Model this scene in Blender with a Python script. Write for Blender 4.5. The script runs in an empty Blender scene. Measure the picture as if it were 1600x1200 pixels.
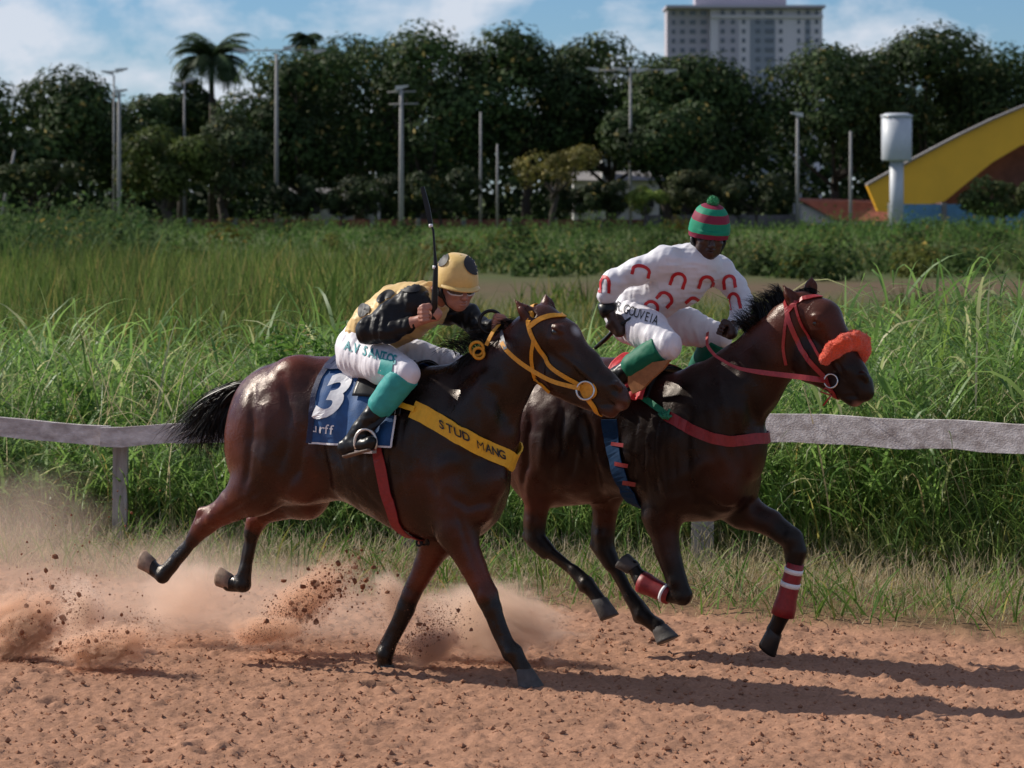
import bpy, bmesh, math, random
import numpy as np
from mathutils import Vector, Matrix
from mathutils.bvhtree import BVHTree

R = math.radians
random.seed(7)
rng = np.random.default_rng(11)
scene = bpy.context.scene
C = scene.collection

# ------------------------------------------------------------------ camera
FPX = 5333.333          # focal length in pixels of a 1600 px wide frame (120 mm)
HOR = 300.0             # row of the horizon
CAMH = 2.53
cam_d = bpy.data.cameras.new('camera')
cam = bpy.data.objects.new('camera', cam_d)
C.objects.link(cam)
cam.location = (0, 0, CAMH)
cam.rotation_euler = (R(90), 0, 0)
cam_d.lens = FPX / 1600 * 36
cam_d.sensor_width = 36
cam_d.shift_y = -(600 - HOR) / 1600
cam_d.clip_end = 6000
cam_d.clip_start = 0.5
cam_d.dof.use_dof = True
cam_d.dof.focus_distance = 18.0
cam_d.dof.aperture_fstop = 6.3
scene.camera = cam

# ------------------------------------------------------------------ sky and sun
SUN_EL = R(37)
SUN_TO = Vector((-0.91, 0.415, 0)).normalized()          # horizontal direction towards the sun
w = bpy.data.worlds.new('World'); scene.world = w; w.use_nodes = True
nt = w.node_tree; nt.nodes.clear()
def N(tree, t, **kw):
    n = tree.nodes.new(t)
    for k, v in kw.items():
        setattr(n, k, v)
    return n
def setin(n, **kw):
    for k, v in kw.items():
        n.inputs[k.replace('_', ' ')].default_value = v
out = N(nt, 'ShaderNodeOutputWorld')
bg = N(nt, 'ShaderNodeBackground'); bg.inputs['Strength'].default_value = 0.052
sky = N(nt, 'ShaderNodeTexSky', sky_type='NISHITA', sun_disc=False)
sky.sun_elevation = SUN_EL
sky.sun_rotation = math.atan2(SUN_TO.x, SUN_TO.y)
sky.altitude = 900; sky.air_density = 1.0; sky.dust_density = 0.1; sky.ozone_density = 5.0
tc = N(nt, 'ShaderNodeTexCoord')
mp = N(nt, 'ShaderNodeMapping'); mp.inputs['Scale'].default_value = (1.0, 1.0, 1.9)
nz = N(nt, 'ShaderNodeTexNoise'); setin(nz, Scale=24.0, Detail=8.0, Roughness=0.58, Distortion=0.15)
cr = N(nt, 'ShaderNodeValToRGB')
cr.color_ramp.elements[0].position = 0.43; cr.color_ramp.elements[0].color = (0, 0, 0, 1)
cr.color_ramp.elements[1].position = 0.63; cr.color_ramp.elements[1].color = (0.8, 0.8, 0.8, 1)
mx = N(nt, 'ShaderNodeMix', data_type='RGBA')
mx.inputs[7].default_value = (13.5, 14.0, 15.4, 1)
L_ = nt.links.new
L_(tc.outputs['Generated'], mp.inputs['Vector']); L_(mp.outputs['Vector'], nz.inputs['Vector'])
L_(nz.outputs['Fac'], cr.inputs['Fac']); L_(cr.outputs['Color'], mx.inputs[0])
tint = N(nt, 'ShaderNodeMix', data_type='RGBA', blend_type='MULTIPLY'); tint.inputs[0].default_value = 1
tint.inputs[7].default_value = (1.0, 1.27, 1.62, 1)
L_(sky.outputs['Color'], tint.inputs[6])
L_(tint.outputs[2], mx.inputs[6]); L_(mx.outputs[2], bg.inputs['Color']); L_(bg.outputs[0], out.inputs[0])

sun_d = bpy.data.lights.new('sun', 'SUN'); sun_d.energy = 5.0; sun_d.angle = R(0.53); sun_d.color = (1.0, 0.93, 0.82)
sun = bpy.data.objects.new('sun', sun_d); C.objects.link(sun)
to_sun = Vector((SUN_TO.x * math.cos(SUN_EL), SUN_TO.y * math.cos(SUN_EL), math.sin(SUN_EL)))
sun.rotation_euler = to_sun.to_track_quat('Z', 'Y').to_euler()
sun.location = (-20, 15, 25)

vs = scene.view_settings
vs.view_transform = 'Standard'; vs.look = 'None'; vs.exposure = 0.10; vs.gamma = 1; vs.use_curve_mapping = False
scene.cycles.use_denoising = True
scene.cycles.denoiser = 'OPENIMAGEDENOISE'
scene.cycles.max_bounces = 8; scene.cycles.transparent_max_bounces = 8
scene.cycles.volume_bounces = 3
scene.cycles.volume_step_rate = 1.0
scene.cycles.use_adaptive_sampling = False

# ------------------------------------------------------------------ generic helpers
def ray(px, py):
    return Vector((0, 0, CAMH)), Vector(((px - 800) / FPX, 1, -(py - HOR) / FPX))
def at(px, py, D):
    """world point seen at a pixel at distance D"""
    return Vector(((px - 800) * D / FPX, D, CAMH - (py - HOR) * D / FPX))

class Hash:
    def __init__(s, seed):
        r = np.random.default_rng(seed); s.t2 = r.random((256, 256)); s.t3 = r.random((48, 48, 48))
    def n2(s, x, y):
        xi = np.floor(x).astype(int); yi = np.floor(y).astype(int); fx = x - xi; fy = y - yi
        fx = fx * fx * (3 - 2 * fx); fy = fy * fy * (3 - 2 * fy)
        g = lambda a, b: s.t2[a & 255, b & 255]
        return (g(xi, yi) * (1 - fx) + g(xi + 1, yi) * fx) * (1 - fy) + (g(xi, yi + 1) * (1 - fx) + g(xi + 1, yi + 1) * fx) * fy
    def n3(s, x, y, z):
        xi = np.floor(x).astype(int); yi = np.floor(y).astype(int); zi = np.floor(z).astype(int)
        fx = x - xi; fy = y - yi; fz = z - zi
        fx = fx * fx * (3 - 2 * fx); fy = fy * fy * (3 - 2 * fy); fz = fz * fz * (3 - 2 * fz)
        xa = xi % 48; xb = (xi + 1) % 48; ya = yi % 48; yb = (yi + 1) % 48; za = zi % 48; zb = (zi + 1) % 48
        t = s.t3
        c0 = (t[xa, ya, za] * (1 - fx) + t[xb, ya, za] * fx) * (1 - fy) + (t[xa, yb, za] * (1 - fx) + t[xb, yb, za] * fx) * fy
        c1 = (t[xa, ya, zb] * (1 - fx) + t[xb, ya, zb] * fx) * (1 - fy) + (t[xa, yb, zb] * (1 - fx) + t[xb, yb, zb] * fx) * fy
        return c0 * (1 - fz) + c1 * fz
HN = Hash(5)
def fbm2(x, y, f, oct=4, gain=0.5):
    v = 0; a = 1; tot = 0
    for i in range(oct):
        v = v + a * HN.n2(x * f + 17.3 * i, y * f + 9.1 * i); tot += a; a *= gain; f *= 2.03
    return v / tot

def link(o, parent=None):
    C.objects.link(o)
    if parent is not None: o.parent = parent
    return o
def tag(o, label=None, cat=None, group=None, kind=None):
    if label: o['label'] = label
    if cat: o['category'] = cat
    if group: o['group'] = group
    if kind: o['kind'] = kind
    return o
def empty(name, loc=(0, 0, 0), rz=0.0):
    o = bpy.data.objects.new(name, None); o.location = loc; o.rotation_euler = (0, 0, rz); o.empty_display_size = 0.2
    return link(o)

def np_mesh(name, V, Fc, smooth=True, col=None, attrs=None):
    """V (n,3); Fc (m,3) or (m,4) int array or a list of lists"""
    me = bpy.data.meshes.new(name)
    V = np.asarray(V, dtype=np.float32)
    if isinstance(Fc, np.ndarray):
        k = Fc.shape[1]; m = len(Fc)
        me.vertices.add(len(V)); me.vertices.foreach_set('co', V.ravel())
        me.loops.add(m * k); me.loops.foreach_set('vertex_index', Fc.astype(np.int32).ravel())
        me.polygons.add(m); me.polygons.foreach_set('loop_start', np.arange(0, m * k, k, dtype=np.int32))
        me.polygons.foreach_set('use_smooth', np.full(m, smooth, dtype=bool))
        me.update(calc_edges=True)
    else:
        me.from_pydata([tuple(map(float, v)) for v in V], [], [list(map(int, f)) for f in Fc])
        me.polygons.foreach_set('use_smooth', np.full(len(me.polygons), smooth, dtype=bool))
        me.update()
    if col is not None:
        col = np.asarray(col, dtype=np.float32)
        if col.shape[1] == 3: col = np.hstack([col, np.ones((len(col), 1), np.float32)])
        a = me.color_attributes.new('Col', 'FLOAT_COLOR', 'POINT'); a.data.foreach_set('color', col.ravel())
    for k_, v_ in (attrs or {}).items():
        a = me.attributes.new(k_, 'FLOAT', 'POINT'); a.data.foreach_set('value', np.asarray(v_, np.float32))
    return me
def obj(name, me, mat=None, parent=None, M=None):
    o = bpy.data.objects.new(name, me)
    if mat is not None: me.materials.append(mat)
    link(o, parent)
    if M is not None: o.matrix_world = M
    return o
def rebase(o):
    """move a top-level mesh object's origin to the bottom centre of its mesh"""
    me = o.data; n = len(me.vertices); co = np.empty(n * 3, np.float32); me.vertices.foreach_get('co', co); co = co.reshape(-1, 3)
    mw = np.array(o.matrix_world); W = co @ mw[:3, :3].T + mw[:3, 3]
    b = np.array([(W[:, 0].min() + W[:, 0].max()) / 2, (W[:, 1].min() + W[:, 1].max()) / 2, W[:, 2].min()])
    me.vertices.foreach_set('co', (W - b).astype(np.float32).ravel()); me.update()
    o.matrix_world = Matrix.Translation(Vector(b))
    return o

class MB:
    """collects simple solids into one mesh"""
    def __init__(s): s.v = []; s.f = []
    def add(s, v, f):
        o = len(s.v); s.v += [tuple(p) for p in v]; s.f += [[i + o for i in q] for q in f]; return s
    def box(s, c, d, M=None):
        x, y, z = d[0] / 2, d[1] / 2, d[2] / 2; c = Vector(c)
        v = [Vector((i * x, j * y, k * z)) for i in (-1, 1) for j in (-1, 1) for k in (-1, 1)]
        v = [c + (M @ p if M else p) for p in v]
        return s.add(v, [[0, 1, 3, 2], [4, 6, 7, 5], [0, 4, 5, 1], [2, 3, 7, 6], [0, 2, 6, 4], [1, 5, 7, 3]])
    def tube(s, pts, rad, n=8, cap=True):
        pts = [Vector(p) for p in pts]; m = len(pts)
        if not hasattr(rad, '__len__'): rad = [rad] * m
        V = []; F_ = []; prev = None
        for i in range(m):
            t = (pts[min(i + 1, m - 1)] - pts[max(i - 1, 0)])
            t = t.normalized() if t.length > 1e-9 else Vector((0, 0, 1))
            if prev is None:
                a = Vector((0, 0, 1)) if abs(t.z) < 0.9 else Vector((1, 0, 0)); u = t.cross(a).normalized()
            else:
                u = (prev - t * prev.dot(t)).normalized()
            prev = u; v_ = t.cross(u)
            for k in range(n):
                a = 2 * math.pi * k / n; V.append(pts[i] + (u * math.cos(a) + v_ * math.sin(a)) * rad[i])
        for i in range(m - 1):
            for k in range(n):
                F_.append([i * n + k, i * n + (k + 1) % n, (i + 1) * n + (k + 1) % n, (i + 1) * n + k])
        if cap: F_.append(list(range(n))[::-1]); F_.append([(m - 1) * n + k for k in range(n)])
        return s.add(V, F_)
    def prism(s, poly, off):
        """poly: list of 3D points, off: extrusion vector"""
        n = len(poly); a = [Vector(p) for p in poly]; b = [p + Vector(off) for p in a]
        return s.add(a + b, [list(range(n))[::-1], [n + i for i in range(n)]] + [[i, (i + 1) % n, n + (i + 1) % n, n + i] for i in range(n)])
    def build(s, name, mat, parent=None, smooth=False, M=None):
        me = np_mesh(name, np.array([tuple(p) for p in s.v]), s.f, smooth)
        return obj(name, me, mat, parent, M)

# ------------------------------------------------------------------ materials
def mat_base(name):
    m = bpy.data.materials.new(name); m.use_nodes = True; t = m.node_tree; t.nodes.clear()
    o = N(t, 'ShaderNodeOutputMaterial'); b = N(t, 'ShaderNodeBsdfPrincipled'); t.links.new(b.outputs[0], o.inputs[0])
    return m, t, b, o
def material(name, col=(0.5, 0.5, 0.5), rough=0.6, spec=0.5, metal=0.0, var=0.0, vscale=8.0, bump=0.0, bscale=40.0, bdist=0.01,
             attr=False, sheen=0.0, coat=0.0, trans=0.0, stretch=None, rvar=0.0, col2=None):
    m, t, b, o = mat_base(name); l = t.links.new
    b.inputs['Roughness'].default_value = rough; b.inputs['Metallic'].default_value = metal
    b.inputs['Specular IOR Level'].default_value = spec
    b.inputs['Sheen Weight'].default_value = sheen; b.inputs['Coat Weight'].default_value = coat
    tc = N(t, 'ShaderNodeTexCoord'); src = tc.outputs['Object']
    if stretch:
        mp = N(t, 'ShaderNodeMapping'); mp.inputs['Scale'].default_value = stretch; l(src, mp.inputs['Vector']); src = mp.outputs['Vector']
    if attr:
        a = N(t, 'ShaderNodeAttribute', attribute_name='Col'); c = a.outputs['Color']
    else:
        rgb = N(t, 'ShaderNodeRGB'); rgb.outputs[0].default_value = (*col, 1); c = rgb.outputs[0]
    if var or col2:
        nz = N(t, 'ShaderNodeTexNoise'); setin(nz, Scale=vscale, Detail=6.0, Roughness=0.62); l(src, nz.inputs['Vector'])
        rp = N(t, 'ShaderNodeMapRange'); setin(rp, From_Min=0.3, From_Max=0.7); l(nz.outputs['Fac'], rp.inputs['Value'])
        mx = N(t, 'ShaderNodeMix', data_type='RGBA'); l(rp.outputs[0], mx.inputs[0])
        if col2:
            l(c, mx.inputs[6]); mx.inputs[7].default_value = (*col2, 1)
        else:
            m1 = N(t, 'ShaderNodeMix', data_type='RGBA', blend_type='MULTIPLY'); m1.inputs[0].default_value = 1
            m1.inputs[7].default_value = (1 - var, 1 - var, 1 - var, 1); l(c, m1.inputs[6])
            m2 = N(t, 'ShaderNodeMix', data_type='RGBA', blend_type='MULTIPLY'); m2.inputs[0].default_value = 1
            m2.inputs[7].default_value = (1 + var, 1 + var, 1 + var, 1); l(c, m2.inputs[6])
            l(m1.outputs[2], mx.inputs[6]); l(m2.outputs[2], mx.inputs[7])
        c = mx.outputs[2]
    l(c, b.inputs['Base Color'])
    if rvar:
        nr = N(t, 'ShaderNodeTexNoise'); setin(nr, Scale=vscale * 1.7, Detail=4.0); l(src, nr.inputs['Vector'])
        rr = N(t, 'ShaderNodeMapRange'); setin(rr, From_Min=0.3, From_Max=0.7, To_Min=max(0.03, rough - rvar), To_Max=min(1, rough + rvar))
        l(nr.outputs['Fac'], rr.inputs['Value']); l(rr.outputs[0], b.inputs['Roughness'])
    if bump:
        nb = N(t, 'ShaderNodeTexNoise'); setin(nb, Scale=bscale, Detail=5.0, Roughness=0.6); l(src, nb.inputs['Vector'])
        bm = N(t, 'ShaderNodeBump'); bm.inputs['Strength'].default_value = bump; bm.inputs['Distance'].default_value = bdist
        l(nb.outputs['Fac'], bm.inputs['Height']); l(bm.outputs[0], b.inputs['Normal'])
    if trans:
        tr = N(t, 'ShaderNodeBsdfTranslucent'); l(c, tr.inputs['Color'])
        ms = N(t, 'ShaderNodeMixShader'); ms.inputs[0].default_value = trans
        l(b.outputs[0], ms.inputs[1]); l(tr.outputs[0], ms.inputs[2]); l(ms.outputs[0], o.inputs[0])
    return m

# ------------------------------------------------------------------ implicit surfaces
class Field:
    """smooth union of soft solids on a voxel grid, turned into one continuous mesh by surface nets"""
    def __init__(s, lo, hi, h):
        s.lo = np.array(lo, float); s.h = h
        s.n = np.ceil((np.array(hi) - s.lo) / h).astype(int) + 1
        s.d = np.full(tuple(s.n), 0.5, np.float32)
        s.ax = [(s.lo[i] + h * np.arange(s.n[i])).astype(np.float32) for i in range(3)]
    def win(s, lo, hi):
        a = np.clip(np.floor((np.array(lo) - s.lo) / s.h).astype(int), 0, s.n - 1)
        b = np.clip(np.ceil((np.array(hi) - s.lo) / s.h).astype(int) + 1, 1, s.n)
        sl = tuple(slice(a[i], b[i]) for i in range(3))
        X = s.ax[0][sl[0]][:, None, None]; Y = s.ax[1][sl[1]][None, :, None]; Z = s.ax[2][sl[2]][None, None, :]
        return sl, X, Y, Z
    def comb(s, sl, d2, k, op):
        d1 = s.d[sl]
        if op == 'sub': d2 = -d2
        if k <= 1e-6:
            r = np.minimum(d1, d2) if op == 'add' else np.maximum(d1, d2)
        else:
            sg = 1 if op == 'add' else -1
            h = np.clip(0.5 + 0.5 * sg * (d2 - d1) / k, 0, 1)
            r = d2 * (1 - h) + d1 * h - sg * k * h * (1 - h)
        s.d[sl] = r
    def cone(s, a, b, ra, rb, lat=1.0, k=0.03, op='add'):
        a = np.array(a, float); b = np.array(b, float); m = max(ra, rb) * max(1, lat) + k + 3 * s.h
        sl, X, Y, Z = s.win(np.minimum(a, b) - m, np.maximum(a, b) + m)
        if min(d for d in s.d[sl].shape) == 0: return
        A = np.array([a[0], a[1] / lat, a[2]]); B = np.array([b[0], b[1] / lat, b[2]]); ba = B - A; q = max(ba @ ba, 1e-12)
        Yl = Y / lat
        h = np.clip(((X - A[0]) * ba[0] + (Yl - A[1]) * ba[1] + (Z - A[2]) * ba[2]) / q, 0, 1)
        d = np.sqrt((X - A[0] - h * ba[0]) ** 2 + (Yl - A[1] - h * ba[1]) ** 2 + (Z - A[2] - h * ba[2]) ** 2) - (ra + (rb - ra) * h)
        s.comb(sl, d.astype(np.float32), k, op)
    def chain(s, pts, rad, lat=1.0, k=0.025, op='add'):
        for i in range(len(pts) - 1): s.cone(pts[i], pts[i + 1], rad[i], rad[i + 1], lat, k, op)
    def ell(s, c, r, M=None, k=0.04, op='add'):
        c = np.array(c, float); r = np.array(r, float); m = r.max() + k + 3 * s.h
        sl, X, Y, Z = s.win(c - m, c + m)
        if min(d for d in s.d[sl].shape) == 0: return
        x, y, z = X - c[0], Y - c[1], Z - c[2]
        if M is not None:
            M = np.array(M)   # rows: local axes
            x, y, z = (M[0][0] * x + M[0][1] * y + M[0][2] * z, M[1][0] * x + M[1][1] * y + M[1][2] * z, M[2][0] * x + M[2][1] * y + M[2][2] * z)
        k0 = np.sqrt((x / r[0]) ** 2 + (y / r[1]) ** 2 + (z / r[2]) ** 2)
        k1 = np.sqrt((x / r[0] ** 2) ** 2 + (y / r[1] ** 2) ** 2 + (z / r[2] ** 2) ** 2)
        d = k0 * (k0 - 1) / np.maximum(k1, 1e-6)
        s.comb(sl, d.astype(np.float32), k, op)
    def func(s, lo, hi, fn, k=0.03, op='add'):
        sl, X, Y, Z = s.win(lo, hi); s.comb(sl, np.broadcast_to(fn(X, Y, Z), s.d[sl].shape).astype(np.float32), k, op)
    def noise(s, amp, freq, seed=0, stretch=(1, 1, 1)):
        """soft wrinkles near the surface"""
        band = np.abs(s.d) < 0.03
        i = np.nonzero(band); P = [s.ax[j][i[j]] * stretch[j] * freq for j in range(3)]
        hn = Hash(seed); n = hn.n3(*P) - 0.5 + 0.5 * (hn.n3(P[0] * 2.1, P[1] * 2.1, P[2] * 2.1) - 0.5)
        s.d[i] += (amp * n).astype(np.float32)
    def mesh(s):
        d = s.d; n = s.n
        ins = d < 0
        c = [ins[i:n[0] - 1 + i, j:n[1] - 1 + j, k:n[2] - 1 + k] for i in (0, 1) for j in (0, 1) for k in (0, 1)]
        any_ = c[0].copy(); all_ = c[0].copy()
        for q in c[1:]: any_ |= q; all_ &= q
        act = any_ & ~all_
        I = np.argwhere(act)
        idx = np.full(act.shape, -1, np.int32); idx[act] = np.arange(len(I), dtype=np.int32)
        cor = [(i, j, k) for i in (0, 1) for j in (0, 1) for k in (0, 1)]
        val = np.stack([d[I[:, 0] + i, I[:, 1] + j, I[:, 2] + k] for i, j, k in cor], 1)
        acc = np.zeros((len(I), 3)); cnt = np.zeros(len(I))
        for a in range(8):
            for b in range(a + 1, 8):
                if sum(x != y for x, y in zip(cor[a], cor[b])) != 1: continue
                va, vb = val[:, a], val[:, b]; m = (va < 0) != (vb < 0)
                t = np.where(m, va / np.where(np.abs(va - vb) < 1e-9, 1e-9, va - vb), 0)[:, None]
                p = np.array(cor[a]) + t * (np.array(cor[b]) - np.array(cor[a]))
                acc += np.where(m[:, None], p, 0); cnt += m
        V = s.lo + s.h * (I + acc / cnt[:, None])
        Q = []
        for ax in range(3):
            sl0 = [slice(1, -1)] * 3; sl0[ax] = slice(0, -1)
            sl1 = list(sl0); sl1[ax] = slice(1, None)
            A = ins[tuple(sl0)]; B = ins[tuple(sl1)]
            e = np.argwhere(A != B)
            if not len(e): continue
            base = e.copy(); o1, o2 = [x for x in range(3) if x != ax]
            base[:, o1] += 1; base[:, o2] += 1
            def cell(da, db):
                q = base.copy(); q[:, o1] -= da; q[:, o2] -= db
                return idx[q[:, 0], q[:, 1], q[:, 2]]
            quad = np.stack([cell(1, 1), cell(0, 1), cell(0, 0), cell(1, 0)], 1)
            fl = A[e[:, 0], e[:, 1], e[:, 2]]
            if ax == 1: fl = ~fl
            quad[~fl] = quad[~fl][:, ::-1]
            Q.append(quad)
        Fq = np.concatenate(Q); Fq = Fq[(Fq >= 0).all(1)]
        return V, Fq

def relax(V, Fq, it=2, lam=0.5):
    """a little Laplacian smoothing"""
    n = len(V)
    for _ in range(it):
        S = np.zeros_like(V); c = np.zeros(n)
        for a in range(4):
            b = (a + 1) % 4
            np.add.at(S, Fq[:, a], V[Fq[:, b]]); np.add.at(S, Fq[:, b], V[Fq[:, a]])
            np.add.at(c, Fq[:, a], 1); np.add.at(c, Fq[:, b], 1)
        V = V + lam * (S / np.maximum(c, 1)[:, None] - V)
    return V

class Frame:
    """local frame of a horse and rider: s forward, t to its left (away from the viewer), z up"""
    def __init__(s, px, D, theta):
        s.x0 = (px - 800) * D / FPX; s.y0 = D; s.th = R(theta); s.c = math.cos(s.th); s.sn = math.sin(s.th)
        s.M = Matrix.Translation((s.x0, s.y0, 0)) @ Matrix.Rotation(-s.th, 4, 'Z'); s.Mi = s.M.inverted()
    def L(s, px, py, t=0.0):
        k = (px - 800) / FPX
        q = (k * (s.y0 + t * s.c) - s.x0 - t * s.sn) / (s.c + k * s.sn)
        y = s.y0 - q * s.sn + t * s.c
        return np.array([q, t, CAMH - (py - HOR) * y / FPX])
    def lray(s, px, py):
        o, d = ray(px, py); o2 = s.Mi @ o; d2 = (s.Mi.to_3x3() @ d).normalized(); return o2, d2
    def hit(s, bvh, px, py, off=0.0):
        o, d = s.lray(px, py); p, n, i, q = bvh.ray_cast(o, d)
        if p is None: return None, None
        if n.dot(d) > 0: n = -n
        return p + n * off, n
def bvh_of(V, Fq):
    return BVHTree.FromPolygons([tuple(v) for v in V], [tuple(f) for f in Fq])

def strap(fr, bvh, pts, width, thick=0.005, off=0.003, step=0.02, free=False, up=None, widths=None):
    """flat band through local points; laid on a surface unless free. returns verts, faces"""
    P = [Vector(p) for p in pts]
    # Catmull-Rom resample
    out_ = []
    for i in range(len(P) - 1):
        p0 = P[max(i - 1, 0)]; p1 = P[i]; p2 = P[i + 1]; p3 = P[min(i + 2, len(P) - 1)]
        m = max(2, int((p2 - p1).length / step))
        for j in range(m):
            t = j / m
            out_.append((0.5 * ((2 * p1) + (p2 - p0) * t + (2 * p0 - 5 * p1 + 4 * p2 - p3) * t * t + (3 * p1 - p0 - 3 * p2 + p3) * t ** 3), i + t))
    out_.append((P[-1], len(P) - 1.0))
    pos = []; nor = []
    for p, u in out_:
        if free:
            pos.append(p); nor.append(None)
        else:
            q, n, _, _ = bvh.find_nearest(p); pos.append(q + n * off); nor.append(n)
    V = []; F_ = []; m = len(pos)
    for i in range(m):
        t = (pos[min(i + 1, m - 1)] - pos[max(i - 1, 0)]).normalized()
        n = nor[i] if nor[i] is not None else Vector(up if up is not None else (0, -1, 0.3))
        n = (n - t * n.dot(t)).normalized(); sd = n.cross(t)
        wd = width
        if widths: wd = float(np.interp(out_[i][1], range(len(widths)), widths))
        a = sd * wd / 2
        V += [pos[i] - a, pos[i] + a, pos[i] + a + n * thick, pos[i] - a + n * thick]
    for i in range(m - 1):
        for k in range(4):
            F_.append([i * 4 + k, i * 4 + (k + 1) % 4, i * 4 + 4 + (k + 1) % 4, i * 4 + 4 + k])
    F_.append([0, 1, 2, 3][::-1]); F_.append([m * 4 - 4 + k for k in range(4)])
    return V, F_

def px_strip(fr, bvh, pixpath, wpx, off=0.003, step=3.0, closed=False):
    """printed band: centre line and width in the plane seen side-on, cast onto a surface -> verts, faces"""
    P = [Vector((a, b, 0)) for a, b in pixpath]; Q = []
    for i in range(len(P) - 1):
        m = max(1, int((P[i + 1] - P[i]).length / step))
        for j in range(m): Q.append(P[i].lerp(P[i + 1], j / m))
    Q.append(P[-1]); V = []; F_ = []; row = []
    for i, q in enumerate(Q):
        t = (Q[min(i + 1, len(Q) - 1)] - Q[max(i - 1, 0)]).normalized(); n = Vector((-t.y, t.x, 0)); r = []
        for k in (-1, -0.33, 0.33, 1):
            p = q + n * wpx / 2 * k; h, _ = fr.hit(bvh, p.x, p.y, off)
            if h is None: r.append(None)
            else: V.append(h); r.append(len(V) - 1)
        row.append(r)
    for a, b in zip(row, row[1:]):
        for k in range(3):
            q = [a[k], a[k + 1], b[k + 1], b[k]]
            if None in q: continue
            z = [V[i] for i in q]
            if max((z[i] - z[(i + 1) % 4]).length for i in range(4)) < 0.06: F_.append(q)
    return largest((V, F_))
def px_disc(fr, bvh, c, rx, ry, ang=0, off=0.003, n=20, rings=4):
    V = []; F_ = []; grid = []
    ca, sa = math.cos(R(ang)), math.sin(R(ang))
    for i in range(rings + 1):
        row = []
        for k in range(n):
            a = 2 * math.pi * k / n; wob = 1 + 0.04 * math.sin(3 * a + c[0])
            x = rx * i / rings * math.cos(a) * wob; y = ry * i / rings * math.sin(a) * wob
            h, _ = fr.hit(bvh, c[0] + x * ca - y * sa, c[1] + x * sa + y * ca, off)
            if i == 0 and k > 0: row.append(row[0]); continue
            if h is None: row.append(None)
            else: V.append(h); row.append(len(V) - 1)
        grid.append(row)
    for i in range(rings):
        for k in range(n):
            q = [grid[i][k], grid[i][(k + 1) % n], grid[i + 1][(k + 1) % n], grid[i + 1][k]]
            if i == 0: q = [grid[0][0], grid[1][(k + 1) % n], grid[1][k]]
            if None in q: continue
            z = [V[j] for j in q]
            if max((z[j] - z[(j + 1) % len(z)]).length for j in range(len(z))) < 0.08: F_.append(q)
    return largest((V, F_))
def text_decal(fr, bvh, body, org, right, up, off=0.003, bold=0.02, cuts=1, curve=None):
    """lettering cast onto a surface; org/right/up in the picture plane, right/up = one text unit"""
    cu = bpy.data.curves.new('lettering', 'FONT'); cu.body = body; cu.size = 1; cu.offset = 0.0 if body == 'M' else bold; cu.resolution_u = 4
    o = bpy.data.objects.new('lettering', cu); C.objects.link(o)
    bpy.context.view_layer.update()
    dg = bpy.context.evaluated_depsgraph_get()
    me = bpy.data.meshes.new_from_object(o.evaluated_get(dg)); C.objects.unlink(o); bpy.data.objects.remove(o); bpy.data.curves.remove(cu)
    bm = bmesh.new(); bm.from_mesh(me); bmesh.ops.triangulate(bm, faces=bm.faces[:])
    for _ in range(cuts):
        bmesh.ops.subdivide_edges(bm, edges=[e for e in bm.edges if e.calc_length() > 0.12], cuts=1)
        bmesh.ops.triangulate(bm, faces=bm.faces[:])
    V = []; ok = []
    for v in bm.verts:
        y = v.co.y + (curve(v.co.x) if curve else 0)
        px = org[0] + right[0] * v.co.x + up[0] * y; py = org[1] + right[1] * v.co.x + up[1] * y
        h, _ = fr.hit(bvh, px, py, off); ok.append(h is not None); V.append(h if h is not None else Vector((0, 0, 0)))
    bm.verts.index_update(); F_ = []
    for f in bm.faces:
        q = [v.index for v in f.verts]
        if all(ok[i] for i in q) and max((V[q[i]] - V[q[(i + 1) % 3]]).length for i in range(3)) < 0.12: F_.append(q)
    bm.free(); bpy.data.meshes.remove(me)
    return V, F_
def largest(VF):
    """keep only the biggest connected piece"""
    V, F_ = VF
    if not F_: return VF
    par = list(range(len(V)))
    def fd(i):
        while par[i] != i: par[i] = par[par[i]]; i = par[i]
        return i
    for q in F_:
        for b in q[1:]: par[fd(b)] = fd(q[0])
    cnt = {}
    for q in F_: cnt[fd(q[0])] = cnt.get(fd(q[0]), 0) + 1
    k = max(cnt, key=cnt.get); F2 = [q for q in F_ if fd(q[0]) == k]; use = sorted({i for q in F2 for i in q}); mp = {i: j for j, i in enumerate(use)}
    return [V[i] for i in use], [[mp[i] for i in q] for q in F2]
def hair(roots, tips, ctrl=None, wid=0.003, seg=9, jit=0.01, seed=1, grav=0.0):
    """roots, tips (n,3), ctrl (n,3) middle control -> ribbons"""
    r = np.random.default_rng(seed); n = len(roots); roots = np.asarray(roots); tips = np.asarray(tips)
    mid = (roots + tips) / 2 if ctrl is None else np.asarray(ctrl)
    u = np.linspace(0, 1, seg + 1)[None, :, None]
    P = roots[:, None] * (1 - u) ** 2 + 2 * mid[:, None] * u * (1 - u) + tips[:, None] * u ** 2
    ph = r.random((n, 1, 3)) * 6.28; P = P + jit * np.sin(u * (5 + 3 * r.random((n, 1, 1))) + ph) * u
    T = np.gradient(P, axis=1); T /= np.linalg.norm(T, axis=2, keepdims=True) + 1e-9
    rv = r.normal(size=(n, 1, 3)); S = np.cross(T, rv); S /= np.linalg.norm(S, axis=2, keepdims=True) + 1e-9
    wv = wid * (1 - 0.85 * u ** 2) * (0.6 + 0.8 * r.random((n, 1, 1)))
    A = P - S * wv / 2; B = P + S * wv / 2
    V = np.stack([A, B], 2).reshape(-1, 3)
    b = (np.arange(n)[:, None] * (seg + 1) + np.arange(seg)[None]).reshape(-1) * 2
    Fq = np.stack([b, b + 1, b + 3, b + 2], 1)
    return V, Fq
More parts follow.
